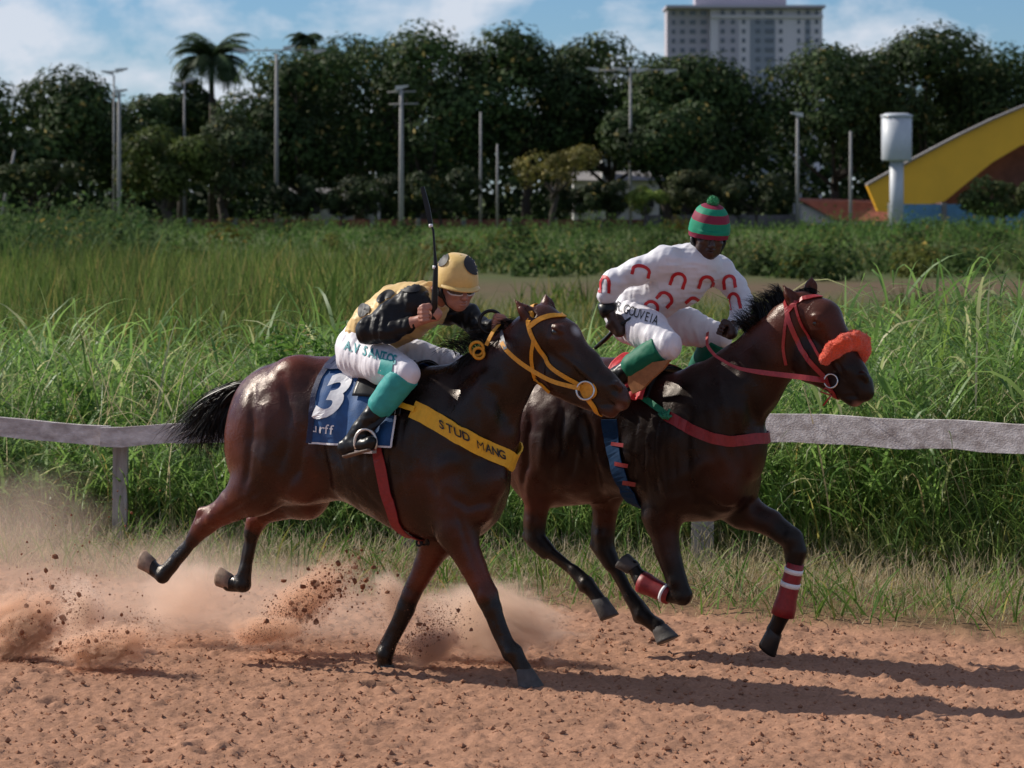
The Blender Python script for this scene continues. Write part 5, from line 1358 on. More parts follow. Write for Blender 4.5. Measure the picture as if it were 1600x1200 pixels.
rag = 0.35 * (fbm2(X, Y, 1.6, 3) - .5) + .3 * (HN.n2(X * 7, Y * 7) - .5)
onv = np.clip((Y - EDGE(X) + rag) / 0.5, 0, 1)
Z = track_h(X, Y) * (1 - .6 * onv) + 0.05 * onv
fade = np.clip(np.minimum.reduce([X - x0, x1 - hs - X, Y - y0, y1 - .03 - Y]) / 0.4, 0, 1); Z = Z * fade + 0.004
colr = DIRT * (1 - onv[..., None]) + SOIL * onv[..., None]
nx, ny = len(gx), len(gy); ii = (np.arange(ny - 1)[:, None] * nx + np.arange(nx - 1)[None]).ravel()
tr_ = obj('dirt_track', np_mesh('dirt_track', np.stack([X.ravel(), Y.ravel(), Z.ravel()], 1), np.stack([ii, ii + 1, ii + nx + 1, ii + nx], 1), True, colr.reshape(-1, 3)), M_dirt)
tag(tr_, kind='structure')
# wide ground sheet out to the horizon: dirt near, field beyond, a bare band where the inner course runs
xs_ = np.concatenate([np.linspace(-2600, -60, 14), np.linspace(-50, 50, 61), np.linspace(60, 2600, 14)]); ys_ = np.concatenate([np.linspace(-60, 8, 10), np.linspace(10, 130, 121), np.linspace(135, 260, 26), np.linspace(280, 3500, 16)])
X, Y = np.meshgrid(xs_, ys_); nz_ = fbm2(X, Y, .12, 3)
Z = np.where((X > x0 - .2) & (X < x1 + .2) & (Y > y0 - .2) & (Y < y1 + .2), -0.12, -0.012)
cf = np.stack([.055 + .03 * nz_, .075 + .03 * nz_, .022 + .01 * nz_], -1); bare = np.clip(1 - np.abs(Y - 90) / 15 + (nz_ - .5), 0, 1)[..., None]
cf = cf * (1 - bare) + np.array([.115, .078, .044]) * bare; od = (Y < EDGE(X))[..., None]; cf = np.where(od, DIRT, cf)
nx, ny = len(xs_), len(ys_); ii = (np.arange(ny - 1)[:, None] * nx + np.arange(nx - 1)[None]).ravel()
tag(obj('ground', np_mesh('ground', np.stack([X.ravel(), Y.ravel(), Z.ravel()], 1), np.stack([ii, ii + 1, ii + nx + 1, ii + nx], 1), True, cf.reshape(-1, 3)), M_dirt), kind='structure')

# loose clods on the track
def clods(P, S, seed, squash=.7, small=False):
    """irregular lumps (squashed noisy octa-spheres)"""
    bm = bmesh.new(); bmesh.ops.create_icosphere(bm, subdivisions=1, radius=1); T = np.array([v.co[:] for v in bm.verts]); Fi = np.array([[v.index for v in f.verts] for f in bm.faces]); bm.free()
    if small: T = np.array([(1, 0, 0), (-1, 0, 0), (0, 1, 0), (0, -1, 0), (0, 0, 1), (0, 0, -1)], float); Fi = np.array([(0, 2, 4), (2, 1, 4), (1, 3, 4), (3, 0, 4), (2, 0, 5), (1, 2, 5), (3, 1, 5), (0, 3, 5)])
    r = np.random.default_rng(seed); n = len(P)
    W = T[None] * (0.65 + 0.7 * r.random((n, len(T), 1))); W = W * np.array([1, 1, squash]) * S[:, None, None] * (0.7 + .6 * r.random((n, 1, 3)))
    a = r.random(n) * 6.28; c, s = np.cos(a), np.sin(a); x = W[..., 0] * c[:, None] - W[..., 1] * s[:, None]; y = W[..., 0] * s[:, None] + W[..., 1] * c[:, None]
    V = np.stack([x, y, W[..., 2]], -1) + P[:, None]
    return V.reshape(-1, 3), (Fi[None] + (np.arange(n) * len(T))[:, None, None]).reshape(-1, 3)
n = 30000; px_ = rng.uniform(-4.2, 4.4, n); py_ = rng.uniform(14.0, 22.5, n); k_ = py_ < EDGE(px_) + .1; px_, py_ = px_[k_], py_[k_]
S_ = 0.004 + 0.015 * rng.random(len(px_)) ** 4
V, F_ = clods(np.stack([px_, py_, track_h(px_, py_) + S_ * .3], 1), S_, 5, .7, True)
M_clod = material('clod_dirt', (0.29, 0.14, 0.083), .95, spec=.1, var=.25, vscale=20, bump=.5, bscale=90)
tag(obj('dirt_clods', np_mesh('dirt_clods', V, F_, False), M_clod), 'loose reddish dirt clods lying all over the track', 'dirt clods', kind='stuff')

# ------------------------------------------------------------------ rail
M_wood = material('weathered_whitewashed_wood', (0.76, 0.71, 0.70), .85, spec=.2, vscale=6, var=.0, bump=.8, bscale=40, bdist=.01, stretch=(1, 2.5, 2.5), col2=(.30, .25, .235))
M_post = material('grey_post_wood', (0.46, 0.42, 0.40), .85, spec=.2, bump=.7, bscale=30, bdist=.01, stretch=(5, 5, .6), vscale=5, col2=(.22, .18, .165))
fn = tag(empty('rail_fence', (0, FENCE(0), 0)), 'weathered whitewashed wooden rail fence beside the track', 'fence')
def fpt(px, z, D): return Vector(((px - 800) * D / FPX, D - FENCE(0), z))
def board(a, b, h, th, name='rail'):
    a, b = Vector(a), Vector(b); d = (b - a); n_ = 14; sd = Vector((-d.y, d.x, 0)).normalized(); V = []; F_ = []
    for i in range(n_ + 1):
        p = a.lerp(b, i / n_) + Vector((0, 0, .006 * math.sin(i * 1.3 + a.x))); hh = h * (1 + .03 * math.sin(i * 2.1 + b.x))
        for (u, v) in ((-.5, -1), (.5, -1), (.5, 0), (-.5, 0)): V.append(p + sd * th * u + Vector((0, 0, hh * v)))
    for i in range(n_):
        for k in range(4): F_.append([i * 4 + k, i * 4 + (k + 1) % 4, i * 4 + 4 + (k + 1) % 4, i * 4 + 4 + k])
    F_ += [[3, 2, 1, 0], [n_ * 4 + k for k in range(4)]]
    part(name, (V, F_), M_wood, fn)
posts = [(-420, 1.00, 24.6, .11), (185, .885, 23.75, .10), (640, 1.0, 23.25, .12), (1095, 1.05, 22.72, .145), (1662, 1.05, 21.2, .14)]
for px, z, D, wd in posts:
    c = fpt(px, 0, D); mb = MB(); ln = math.sin(px) * .03
    mb.add([c + Vector((sx * wd / 2 + ln * k, sy * wd / 2 + .06, z * k - .04 - .3 * (1 - k))) for k in (0, 1) for sx, sy in ((-1, -1), (1, -1), (1, 1), (-1, 1))],
           [[3, 2, 1, 0], [4, 5, 6, 7], [0, 1, 5, 4], [1, 2, 6, 5], [2, 3, 7, 6], [3, 0, 4, 7]]); mb.build('post', M_post, fn)
board(fpt(-420, 1.05, 24.55), fpt(172, .905, 23.70), .135, .045)
board(fpt(158, .900, 23.66), fpt(640, 1.02, 23.15), .135, .045)
board(fpt(630, 1.04, 23.10), fpt(1100, 1.08, 22.62), .18, .05)
board(fpt(1085, 1.09, 22.57), fpt(1670, 1.085, 21.12), .185, .05)

# ------------------------------------------------------------------ grasses
def blades(B, az, Ln, W, lean, curl, cols, seg=6, seed=1, tipcol=None, droop=1.6):
    n = len(B); u = np.linspace(0, 1, seg + 1)
    phi = lean[:, None] + curl[:, None] * u[None] ** droop
    st = (Ln / seg)[:, None]; dx = np.sin(phi) * st; dz = np.cos(phi) * st
    hx = np.concatenate([np.zeros((n, 1)), np.cumsum((dx[:, 1:] + dx[:, :-1]) / 2, 1)], 1); hz = np.concatenate([np.zeros((n, 1)), np.cumsum((dz[:, 1:] + dz[:, :-1]) / 2, 1)], 1)
    ca, sa = np.cos(az)[:, None], np.sin(az)[:, None]
    P = np.stack([B[:, 0:1] + hx * ca, B[:, 1:2] + hx * sa, B[:, 2:3] + hz], -1)
    r = np.random.default_rng(seed); tw = az + math.pi / 2 + r.normal(size=n) * .5
    prof = np.minimum(1, .35 + u * 3.2) * (1 - u ** 2.2) + .04
    S = np.stack([np.cos(tw), np.sin(tw), r.normal(size=n) * .25], -1)[:, None] * (W[:, None] * prof[None])[..., None] / 2
    V = np.stack([P - S, P + S], 2).reshape(-1, 3)
    b = (np.arange(n)[:, None] * (seg + 1) + np.arange(seg)[None]).ravel() * 2
    Fq = np.stack([b, b + 1, b + 3, b + 2], 1)
    cc = np.repeat(cols, (seg + 1) * 2, 0)
    return V, Fq, cc
def catmesh(L_):
    V = []; F_ = []; Cc = []; o = 0
    for v, f, c in L_: V.append(v); F_.append(f + o); Cc.append(c); o += len(v)
    return np.concatenate(V), np.concatenate(F_), np.concatenate(Cc)
def greens(n, a, b, r, yellow=.15, yc=(.40, .30, .09)):
    k = r.random((n, 1)); c = np.array(a) * (1 - k) + np.array(b) * k; y = (r.random((n, 1)) < yellow) * r.random((n, 1)) ; return c * (1 - y) + np.array(yc) * y
def leafmat(name, rough=.45, trans=.45, spec=.4): return material(name, attr=True, rough=rough, spec=spec, trans=trans)
M_grass = leafmat('tall_grass_blades', .45, .5, .3)
M_dry = leafmat('dry_fine_grass', .8, .35, .2)
M_far = leafmat('field_growth', .8, .4, .15)
r = np.random.default_rng(21)
def topline(x):
    """height of the stand behind the rail, taller to the right, a little lower in the middle"""
    return 1.04 + .09 * np.clip(-(x + .6), 0, 3) * .5 + .17 * np.clip(x - 1.2, 0, 2.4) + .26 * (fbm2(x, x * 0 + 3, 1.4, 2) - .5)
L_ = []
# leaves springing from culms
n = 5200; x = r.uniform(-5.2, 5.4, n); dy = r.random(n) ** 1.35 * 6.5; y = FENCE(x) + .22 + dy; rise = np.clip(.36 + .26 * dy, 0, 1); rise = rise + (1 - rise) * np.clip((x - .9) / 1.2, 0, 1); H = topline(x) * (.72 + .45 * r.random(n)) * rise
az = r.random(n) * 6.28; ln_ = r.normal(size=n) * .16
L_.append(blades(np.stack([x, y, x * 0], 1), az, H, np.full(n, .009), np.abs(ln_), .25 + .2 * r.random(n), greens(n, (.05, .10, .02), (.12, .17, .04), r), 5, 1))
gap = fbm2(x, y, .9, 3); kp = gap > .36; x, y, H, az, ln_ = x[kp], y[kp], H[kp] * np.clip(.55 + gap[kp] * .95, .6, 1.15), az[kp], ln_[kp]; n = len(x)
per = 8
for j in range(per):
    hz = H * (.18 + .75 * r.random(n)); off = np.abs(ln_) * hz
    B = np.stack([x + np.cos(az) * off, y + np.sin(az) * off, hz], 1); LL = (.28 + .60 * r.random(n) ** 1.6)
    L_.append(blades(B, r.random(n) * 6.28, LL, .010 + .026 * r.random(n) ** 2, .3 + .7 * r.random(n), .7 + 2.0 * r.random(n), greens(n, (.09, .19, .04), (.27, .42, .11), r, .16, (.60, .56, .30)) * (.6 + .7 * fbm2(x * 1.0, y * 1.0, 1.1, 2))[:, None], 5, 30 + j))
m = 900; xx = r.uniform(-5, 5.2, m); yy = FENCE(xx) + .1 + r.random(m) * 3.5
L_.append(blades(np.stack([xx, yy, xx * 0 + .1], 1), r.random(m) * 6.28, .6 + 1.2 * r.random(m), .006 + .008 * r.random(m), .1 + .35 * r.random(m), .3 + 1.1 * r.random(m), greens(m, (.34, .27, .14), (.55, .47, .30), r, 0), 6, 49))
# low dense understory
n = 9500; x = r.uniform(-5.2, 5.4, n); y = FENCE(x) + .12 + r.random(n) ** 1.3 * 5
L_.append(blades(np.stack([x, y, r.random(n) * .35], 1), r.random(n) * 6.28, .35 + .5 * r.random(n), .010 + .010 * r.random(n), .15 + .5 * r.random(n), .6 + 1.2 * r.random(n), greens(n, (.09, .17, .035), (.22, .34, .08), r, .18), 4, 50))
# long tips with pale nerves standing above the stand at the right and left
n = 300; x = np.concatenate([r.uniform(1.6, 4.4, 190), r.uniform(-4.4, -.9, 110)]); y = FENCE(x) + .3 + r.random(n) * 3; hb = topline(x) * .75
L_.append(blades(np.stack([x, y, hb], 1), r.random(n) * 6.28, .6 + .7 * r.random(n), .010 + .010 * r.random(n), .2 + .5 * r.random(n), .6 + 1.3 * r.random(n), greens(n, (.07, .15, .02), (.20, .30, .06), r, .25, (.45, .42, .28)), 8, 60))
V, F_, cc = catmesh(L_)
tag(obj('tall_grass', np_mesh('tall_grass', V, F_, True, cc), M_grass), 'tall arching green grass growing thick behind the rail', 'grass', kind='stuff')
# broad-leaved weeds among the grass, behind the left rider
def leaf_cards(P, Nn, sz, cols, seed, asp=.55):
    r = np.random.default_rng(seed); n = len(P); Nn = Nn / (np.linalg.norm(Nn, axis=1, keepdims=True) + 1e-9)
    rv = r.normal(size=(n, 3)); U = np.cross(Nn, rv); U /= np.linalg.norm(U, axis=1, keepdims=True) + 1e-9; W = np.cross(Nn, U)
    a = U * sz[:, None] / 2; b = W * (sz * asp)[:, None] / 2; bend = Nn * (sz * .12)[:, None]
    V = np.stack([P - a, P - b + bend, P + a, P + b + bend], 1).reshape(-1, 3); i = np.arange(n)[:, None] * 4
    return V, i + np.array([[0, 1, 2, 3]]), np.repeat(cols, 4, 0)
L_ = []
for k in range(120):
    if k < 26: cx = r.uniform(-1.9, -.5); top = 1.30 + .25 * r.random()
    elif k < 100: cx = r.uniform(-4.5, 4.8); top = .4 + .7 * r.random()
    else: cx = r.uniform(-.5, 1.4); top = 1.0 + .3 * r.random()
    cy = FENCE(cx) + .5 + r.random() * 2.2; n = 260; h = top * r.random(n) ** .7; rad = .20 * (1 - .4 * h / top); a = r.random(n) * 6.28
    P = np.stack([cx + rad * np.cos(a) * r.random(n) ** .5, cy + rad * np.sin(a) * r.random(n) ** .5, h + .05], 1); Nn = r.normal(size=(n, 3)) * .6 + np.array([0, 0, 1.0])
    L_.append(leaf_cards(P, Nn, .035 + .05 * r.random(n), greens(n, (.06, .14, .02), (.16, .28, .06), r, .05), k))
V, F_, cc = catmesh(L_)
tag(obj('leafy_weeds', np_mesh('leafy_weeds', V, F_, False, cc), M_grass), 'small broad-leaved weeds mixed into the grass behind the rail', 'weeds', kind='stuff')
# fine dry grass on the verge
L_ = []
n = 24000; x = r.uniform(-5.2, 5.4, n); u = r.random(n); w_ = FENCE(x) - EDGE(x) + .5; y = EDGE(x) + u * w_ + .1; y -= .35 * (fbm2(x, y, 1.6, 3) - .5)
hh = (.06 + .15 * np.clip(u * 1.6, 0, 1)) * (.5 + .9 * r.random(n)); cl = fbm2(x, y, 1.7, 3); keep = (u > .10) | (r.random(n) < .5); x, y, u, hh, cl = x[keep], y[keep], u[keep], hh[keep], cl[keep]; n = len(x)
g_ = greens(n, (.20, .25, .08), (.32, .36, .14), r, 0); d_ = greens(n, (.42, .34, .19), (.56, .46, .28), r, 0); m_ = np.clip((cl - .42) * 5 + r.normal(size=n) * .35, 0, 1)[:, None]
L_.append(blades(np.stack([x, y, x * 0 + .02], 1), r.random(n) * 6.28, hh, .0035 + .004 * r.random(n), .1 + .5 * r.random(n), .4 + 1.1 * r.random(n), g_ * (1 - m_) + d_ * m_, 3, 70))
n = 11000; x = r.uniform(-5.2, 5.4, n); y = EDGE(x) + .45 + r.random(n) * (FENCE(x) - EDGE(x) + .2)   # seed heads, hair-fine
L_.append(blades(np.stack([x, y, .05 + .18 * r.random(n)], 1), r.random(n) * 6.28, .05 + .12 * r.random(n), .003 + .003 * r.random(n), .3 + 1.0 * r.random(n), r.normal(size=n) * .8, greens(n, (.38, .31, .20), (.52, .44, .30), r, 0), 3, 71))
n = 1500; x = r.uniform(-5.2, 5.4, n); y = EDGE(x) + .25 + r.random(n) * 1.6
L_.append(blades(np.stack([x, y, x * 0], 1), r.random(n) * 6.28, .25 + .35 * r.random(n), .008 + .008 * r.random(n), .2 + .5 * r.random(n), .6 + 1.2 * r.random(n), greens(n, (.06, .14, .02), (.16, .25, .05), r, .1), 6, 72))
n = 12000; x = r.uniform(-5.2, 5.4, n); y = FENCE(x) + .02 + np.abs(r.normal(size=n)) * .6; tall = np.clip((y - FENCE(x) + .6) / .9, 0, 1); cl = fbm2(x + 9, y, 1.3, 3)
LL = (.16 + .55 * tall * np.clip(cl * 1.6 - .2, .2, 1)) * (.6 + .7 * r.random(n)); m_ = np.clip((.62 - cl) * 4 + r.normal(size=n) * .3, 0, 1)[:, None]
L_.append(blades(np.stack([x, y, .1 * r.random(n)], 1), r.random(n) * 6.28, LL, .005 + .008 * r.random(n), .1 + .5 * r.random(n), .5 + 1.2 * r.random(n), greens(n, (.15, .27, .06), (.30, .43, .13), r, .1) * (1 - m_) + greens(n, (.36, .33, .15), (.50, .44, .24), r, 0) * m_, 4, 73))
V, F_, cc = catmesh(L_)
tag(obj('verge_grass', np_mesh('verge_grass', V, F_, True, cc), M_dry), 'short wispy dry grass along the edge of the dirt track', 'grass', kind='stuff')
# a pale dry stalk fallen on the verge
mb = MB(); mb.tube([at(1352, 964, 20.1), at(1420, 970, 19.95), at(1500, 974, 19.8), at(1575, 981, 19.65)], [.004, .004, .003, .002], 5); o = mb.build('dry_stalk', material('straw', (.5, .42, .28), .7), None, True)
rebase(o); tag(o, 'pale dry grass stalk lying on the verge at the right', 'stalk')
# yellowish meadow beyond, at the left
L_ = []
n = 21000; D = 30 + 48 * r.random(n) ** 1.1; pxx = r.uniform(-550, 760, n); k = (pxx < 560 + 160 * (r.random(n) - .3)); D, pxx = D[k], pxx[k]; n = len(D); x = (pxx - 800) * D / FPX
hh = (1.0 + .55 * r.random(n)) * np.clip((D - 24) / 14, .55, 1); hh *= .85 + .35 * (fbm2(x, D, .25, 2))
L_.append(blades(np.stack([x, D, x * 0], 1), r.random(n) * 6.28, hh, .018 + .022 * r.random(n), .02 + .16 * r.random(n), .1 + .5 * r.random(n), greens(n, (.06, .11, .022), (.16, .21, .05), r, .22, (.32, .25, .09)) * (.35 + 1.25 * fbm2(x, D * .7, .35, 3))[:, None], 4, 80))
n = 9000; D = 27 + 42 * r.random(n); pxx = r.uniform(450, 1800, n); x = (pxx - 800) * D / FPX     # lower growth to the right
L_.append(blades(np.stack([x, D, x * 0], 1), r.random(n) * 6.28, .35 + .4 * r.random(n), .016 + .02 * r.random(n), .1 + .3 * r.random(n), .3 + .9 * r.random(n), greens(n, (.06, .11, .02), (.15, .18, .05), r, .35), 3, 81))
rb_ = np.random.default_rng(502)
for b_ in range(70):       # reed tufts standing out of the meadow
    D_ = rb_.uniform(31, 74); pb_ = rb_.uniform(-80, 620) if b_ < 52 else rb_.uniform(620, 1650); n_ = 60; sp_ = rb_.uniform(.25, .7); hm_ = rb_.uniform(1.15, 1.9) if b_ < 52 else rb_.uniform(.5, .85)
    x_ = (pb_ - 800) * D_ / FPX + rb_.normal(size=n_) * sp_; y_ = D_ + rb_.normal(size=n_) * sp_; t_ = rb_.uniform(.45, 1.25)
    L_.append(blades(np.stack([x_, y_, x_ * 0], 1), rb_.random(n_) * 6.28, hm_ * (.6 + .5 * rb_.random(n_)), .02 + .03 * rb_.random(n_), .05 + .3 * rb_.random(n_), .2 + 1.1 * rb_.random(n_), greens(n_, (.05, .10, .02), (.15, .21, .05), rb_, .2) * t_, 4, 700 + b_))
V, F_, cc = catmesh(L_)
tag(obj('meadow_grass', np_mesh('meadow_grass', V, F_, True, cc), M_far), 'yellowish meadow grass in the middle distance', 'grass', kind='stuff')
# far weeds
L_ = []
def weedpatch(n, px0, px1, D0, D1, h0, h1, a, b, yel, seed, wd=.07):
    r = np.random.default_rng(seed); D = D0 + (D1 - D0) * r.random(n) ** .9; pxx = r.uniform(px0, px1, n); x = (pxx - 800) * D / FPX
    q = fbm2(x, D, .16, 3); h = (h0 + (h1 - h0) * np.clip((q - .3) * 2.2, 0, 1)) * (.6 + .6 * r.random(n)); tone = .30 + 1.35 * fbm2(x + 40, D * .5, .13, 3)[:, None]
    c = greens(n, a, b, r, yel) * tone
    L_.append(blades(np.stack([x, D, x * 0], 1), r.random(n) * 6.28, h, wd * (.5 + r.random(n)), .1 + .5 * r.random(n), .4 + 1.0 * r.random(n), c, 3, seed))
    m = n * 2; i = r.integers(0, n, m); P = np.stack([x[i], D[i], h[i] * r.random(m)], 1) + r.normal(size=(m, 3)) * .15; P[:, 2] = np.abs(P[:, 2])
    L_.append(leaf_cards(P, r.normal(size=(m, 3)) + np.array([0, -.3, .8]), .10 + .16 * r.random(m), c[i], seed + 1))
weedpatch(11000, -800, 2300, 104, 238, .4, 1.15, (.04, .09, .02), (.12, .19, .05), .02, 90)
weedpatch(6000, -800, 235, 84, 135, 1.5, 2.55, (.045, .10, .03), (.11, .16, .055), .03, 92)
weedpatch(1600, 560, 1850, 104, 125, .5, 1.3, (.06, .10, .03), (.15, .16, .06), .1, 94)
weedpatch(900, 1250, 1850, 150, 225, .9, 1.8, (.045, .11, .02), (.11, .18, .05), .05, 96)
rb_ = np.random.default_rng(501)
for b_ in range(74):
    if b_ < 20: D_ = rb_.uniform(84, 125); pb_ = rb_.uniform(-150, 235); hb_ = rb_.uniform(1.5, 2.5)
    elif b_ < 56: D_ = rb_.uniform(106, 215); pb_ = rb_.uniform(200, 1750); hb_ = rb_.uniform(.7, 1.35) + .25 * (D_ > 170)
    else: D_ = rb_.uniform(96, 112); pb_ = rb_.uniform(560, 1700); hb_ = rb_.uniform(.6, 1.2)
    n_ = 170; d_ = rb_.normal(size=(n_, 3)); d_[:, 2] = np.abs(d_[:, 2]); d_ /= np.linalg.norm(d_, axis=1, keepdims=True)
    P_ = np.array([(pb_ - 800) * D_ / FPX, D_, 0]) + d_ * (rb_.uniform(.55, 1.05, (n_, 1))) * np.array([hb_ * rb_.uniform(.7, 1.5), hb_ * .8, hb_])
    tn_ = rb_.uniform(.35, 1.15); c_ = greens(n_, (.035, .075, .02), (.10, .155, .045), rb_, .04) * tn_ + (rb_.random() < .15) * np.array([.05, .02, 0])
    L_.append(leaf_cards(P_, d_ + rb_.normal(size=(n_, 3)) * .3, rb_.uniform(.14, .34, n_), c_, 600 + b_))
V, F_, cc = catmesh(L_)
tag(obj('field_weeds', np_mesh('field_weeds', V, F_, False, cc), M_far), 'far belt of rough green weeds across the infield', 'weeds', kind='stuff')

# ------------------------------------------------------------------ trees
M_leafd = material('mango_leaves', attr=True, rough=.6, spec=.18, trans=.2)
M_bark = material('bark', (.055, .042, .032), .9, var=.3, vscale=3, bump=.8, bscale=10, bdist=.05, stretch=(1, 1, .3))
def tree(px, D, wpx, top, bot, base, seed, name, label, c0=(.020, .040, .012), c1=(.056, .092, .026), n=9000, sz=.42, lobes=22, open_=0.0, group='trees behind the field', trunk=.35):
    """px: centre, wpx: crown width, top/bot: crown rows, base: foot row"""
    r = np.random.default_rng(seed); k = D / FPX; W = wpx * k / 2; zt = CAMH - (top - HOR) * k; zb = CAMH - (bot - HOR) * k; Hc = (zt - zb) / 2; cz = (zt + zb) / 2
    root = tag(empty(name, ((px - 800) * k, D, 0)), label, 'tree', group)
    dep = min(W, Hc * 1.3) * .8
    # lobes over an ellipsoid
    lc = []; lr = []
    for i in range(lobes):
        a = r.random() * 6.28; zz = r.uniform(-.85, .95); q = math.sqrt(max(0, 1 - zz * zz)) * (.70 + .12 * r.random()); lc.append((q * math.cos(a) * W, q * math.sin(a) * dep, cz + zz * Hc * .66)); lr.append((.24 + .24 * r.random()) * min(W, Hc * 1.2) * 1.05)
    lc = np.array(lc); lr = np.array(lr)
    i = r.integers(0, lobes, n); d = r.normal(size=(n, 3)); d[:, 2] = d[:, 2] * .9 + .35; d /= np.linalg.norm(d, axis=1, keepdims=True)
    rr = lr[i] * (1 - .45 * r.random(n) ** 2.2) * (1 + .08 * r.normal(size=n)); P = lc[i] + d * rr[:, None] * np.array([1.08, 1, .86]); 
    Nn = d + r.normal(size=(n, 3)) * .16 + np.array([0, 0, .10]); tone = (.6 + .8 * r.random(lobes))[i][:, None] * (.85 + .3 * r.random((n, 1)))
    V, F_, cc = leaf_cards(P, Nn, sz * (.6 + .8 * r.random(n)), greens(n, c0, c1, r, .03) * tone, seed, .5)
    obj('crown', np_mesh('crown', V, F_, False, cc), M_leafd, root)
    # trunk and limbs
    mb = MB(); zc = CAMH - (base - HOR) * k; zc = min(zc, 0)
    th = max(zb + Hc * .3, 1.5); mb.tube([(0, 0, zc - .2), (.1 * r.normal(), 0, th * .35), (.25 * r.normal(), .1, th * .7), (.3 * r.normal(), 0, th)], [trunk * 1.35, trunk, trunk * .85, trunk * .7], 10); mb.build('trunk', M_bark, root, True)
    for j in range(7):
        q = lc[r.integers(0, lobes)]; st = Vector((0, 0, th * (.55 + .4 * r.random()))); mb = MB(); e = Vector(q); m_ = st.lerp(e, .5) + Vector((0, 0, -.12 * (e - st).length))
        mb.tube([st, m_, e], [trunk * .5, trunk * .32, trunk * .12], 7); mb.build('limb', M_bark, root, True)
    return root
TD = [  # px, D, width, top, bot, seed, label
    (52, 246, 300, 104, 300, 'broad dark dome-shaped tree at the far left edge'),
    (205, 254, 150, 142, 300, 'low dark tree just right of the twin lamp posts'),
    (285, 262, 90, 106, 220, 'small round dark crown beside the palm'),
    (470, 250, 210, 62, 300, 'big dark tree right of the tall street light with wide arms'),
    (560, 262, 200, 40, 260, 'dark tree whose crown rises behind the wide-armed street light'),
    (665, 248, 225, 32, 305, 'large dark mango tree behind the pole with crossarms'),
    (825, 250, 200, 28, 260, 'tall rounded mango tree left of the middle of the tree line'),
    (955, 252, 220, 46, 270, 'dark mango tree behind the double street light'),
    (1072, 246, 190, 74, 300, 'mango tree in front of the apartment tower, left of the gap'),
    (1040, 240, 170, 150, 290, 'lower leafy tree standing in front of the white house'),
    (1306, 246, 215, 58, 280, 'wide mango tree right of the apartment tower'),
    (1445, 250, 230, 44, 270, 'high mango tree behind the white water tank'),
    (1580, 254, 240, 60, 260, 'dark mango tree at the right edge behind the yellow arch'),
    (1730, 250, 260, 70, 280, 'dark tree beyond the yellow arch at the far right'),
]
for i, (px, D, wpx, tp_, bt, lab) in enumerate(TD):
    tree(px, D, wpx * 1.12, tp_, bt + 22, 356, 200 + i, 'mango_tree', lab, n=int(6000 + 32 * wpx), sz=.46, lobes=26)
tree(262, 232, 150, 190, 330, 358, 301, 'bushy_tree', 'low bushy olive-green tree in front of the palm', (.035, .055, .012), (.10, .13, .03), n=7000, sz=.4)
tree(350, 236, 130, 175, 325, 358, 302, 'bushy_tree', 'grey-green bushy tree below the palm', (.03, .05, .018), (.08, .11, .04), n=6500, sz=.4)
tree(862, 230, 140, 205, 300, 356, 303, 'thin_tree', 'thin yellow-olive tree with open branches in front of the mangoes', (.09, .09, .02), (.20, .17, .045), n=1900, sz=.34, lobes=14, trunk=.2)
tree(1110, 234, 150, 262, 335, 356, 304, 'bushy_tree', 'dull green thicket behind the rider with the bobble cap', (.04, .055, .02), (.10, .11, .045), n=4500, sz=.35, trunk=.15)
tree(1010, 229, 70, 290, 340, 356, 305, 'bright_shrub', 'bright yellow-green shrub under the double street light', (.12, .17, .03), (.24, .30, .06), n=1600, sz=.28, lobes=10, trunk=.08)
tree(1565, 222, 130, 275, 345, 356, 306, 'round_shrub', 'rounded green shrub in front of the blue wall', (.05, .08, .02), (.13, .16, .05), n=4500, sz=.32, trunk=.12)
tree(60, 232, 170, 248, 305, 350, 307, 'dark_shrub', 'dark scrub at the left edge under the dome-shaped tree', (.03, .05, .02), (.07, .09, .03), n=3500, sz=.34, trunk=.12)
for i, (px, wpx, tp_, lab) in enumerate(((455, 95, 268, 'dark shrub under the wide-armed street light'), (535, 80, 280, 'dark shrub before the pale house under the trees'), (590, 90, 262, 'dark shrub left of the pole with crossarms'),
        (690, 120, 258, 'dark scrub just right of the pole with crossarms'), (905, 90, 285, 'dull scrub below the thin olive tree'), (1180, 120, 262, 'dark scrub left of the slim street light'), (950, 60, 270, 'thin scrub before the white house'))):
    tree(px, 233, wpx, tp_, 342, 356, 330 + i, 'dark_shrub', lab, (.014, .026, .009), (.045, .065, .022), n=2600, sz=.34, lobes=14, trunk=.1)
# the wood behind the row, leaf colour darkened to stand for deep shade
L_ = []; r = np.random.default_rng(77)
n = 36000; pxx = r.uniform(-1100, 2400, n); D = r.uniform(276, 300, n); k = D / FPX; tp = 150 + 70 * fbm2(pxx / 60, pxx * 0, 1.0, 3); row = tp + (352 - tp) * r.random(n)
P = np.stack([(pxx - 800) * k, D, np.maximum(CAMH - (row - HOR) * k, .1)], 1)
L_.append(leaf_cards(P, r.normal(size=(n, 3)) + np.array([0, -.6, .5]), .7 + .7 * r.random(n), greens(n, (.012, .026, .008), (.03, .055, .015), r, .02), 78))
V, F_, cc = catmesh(L_); tag(obj('dark_wood', np_mesh('dark_wood', V, F_, False, cc), M_leafd), 'wood filling the gaps behind the row of mango trees, coloured dark for deep shade', 'wood', kind='stuff')
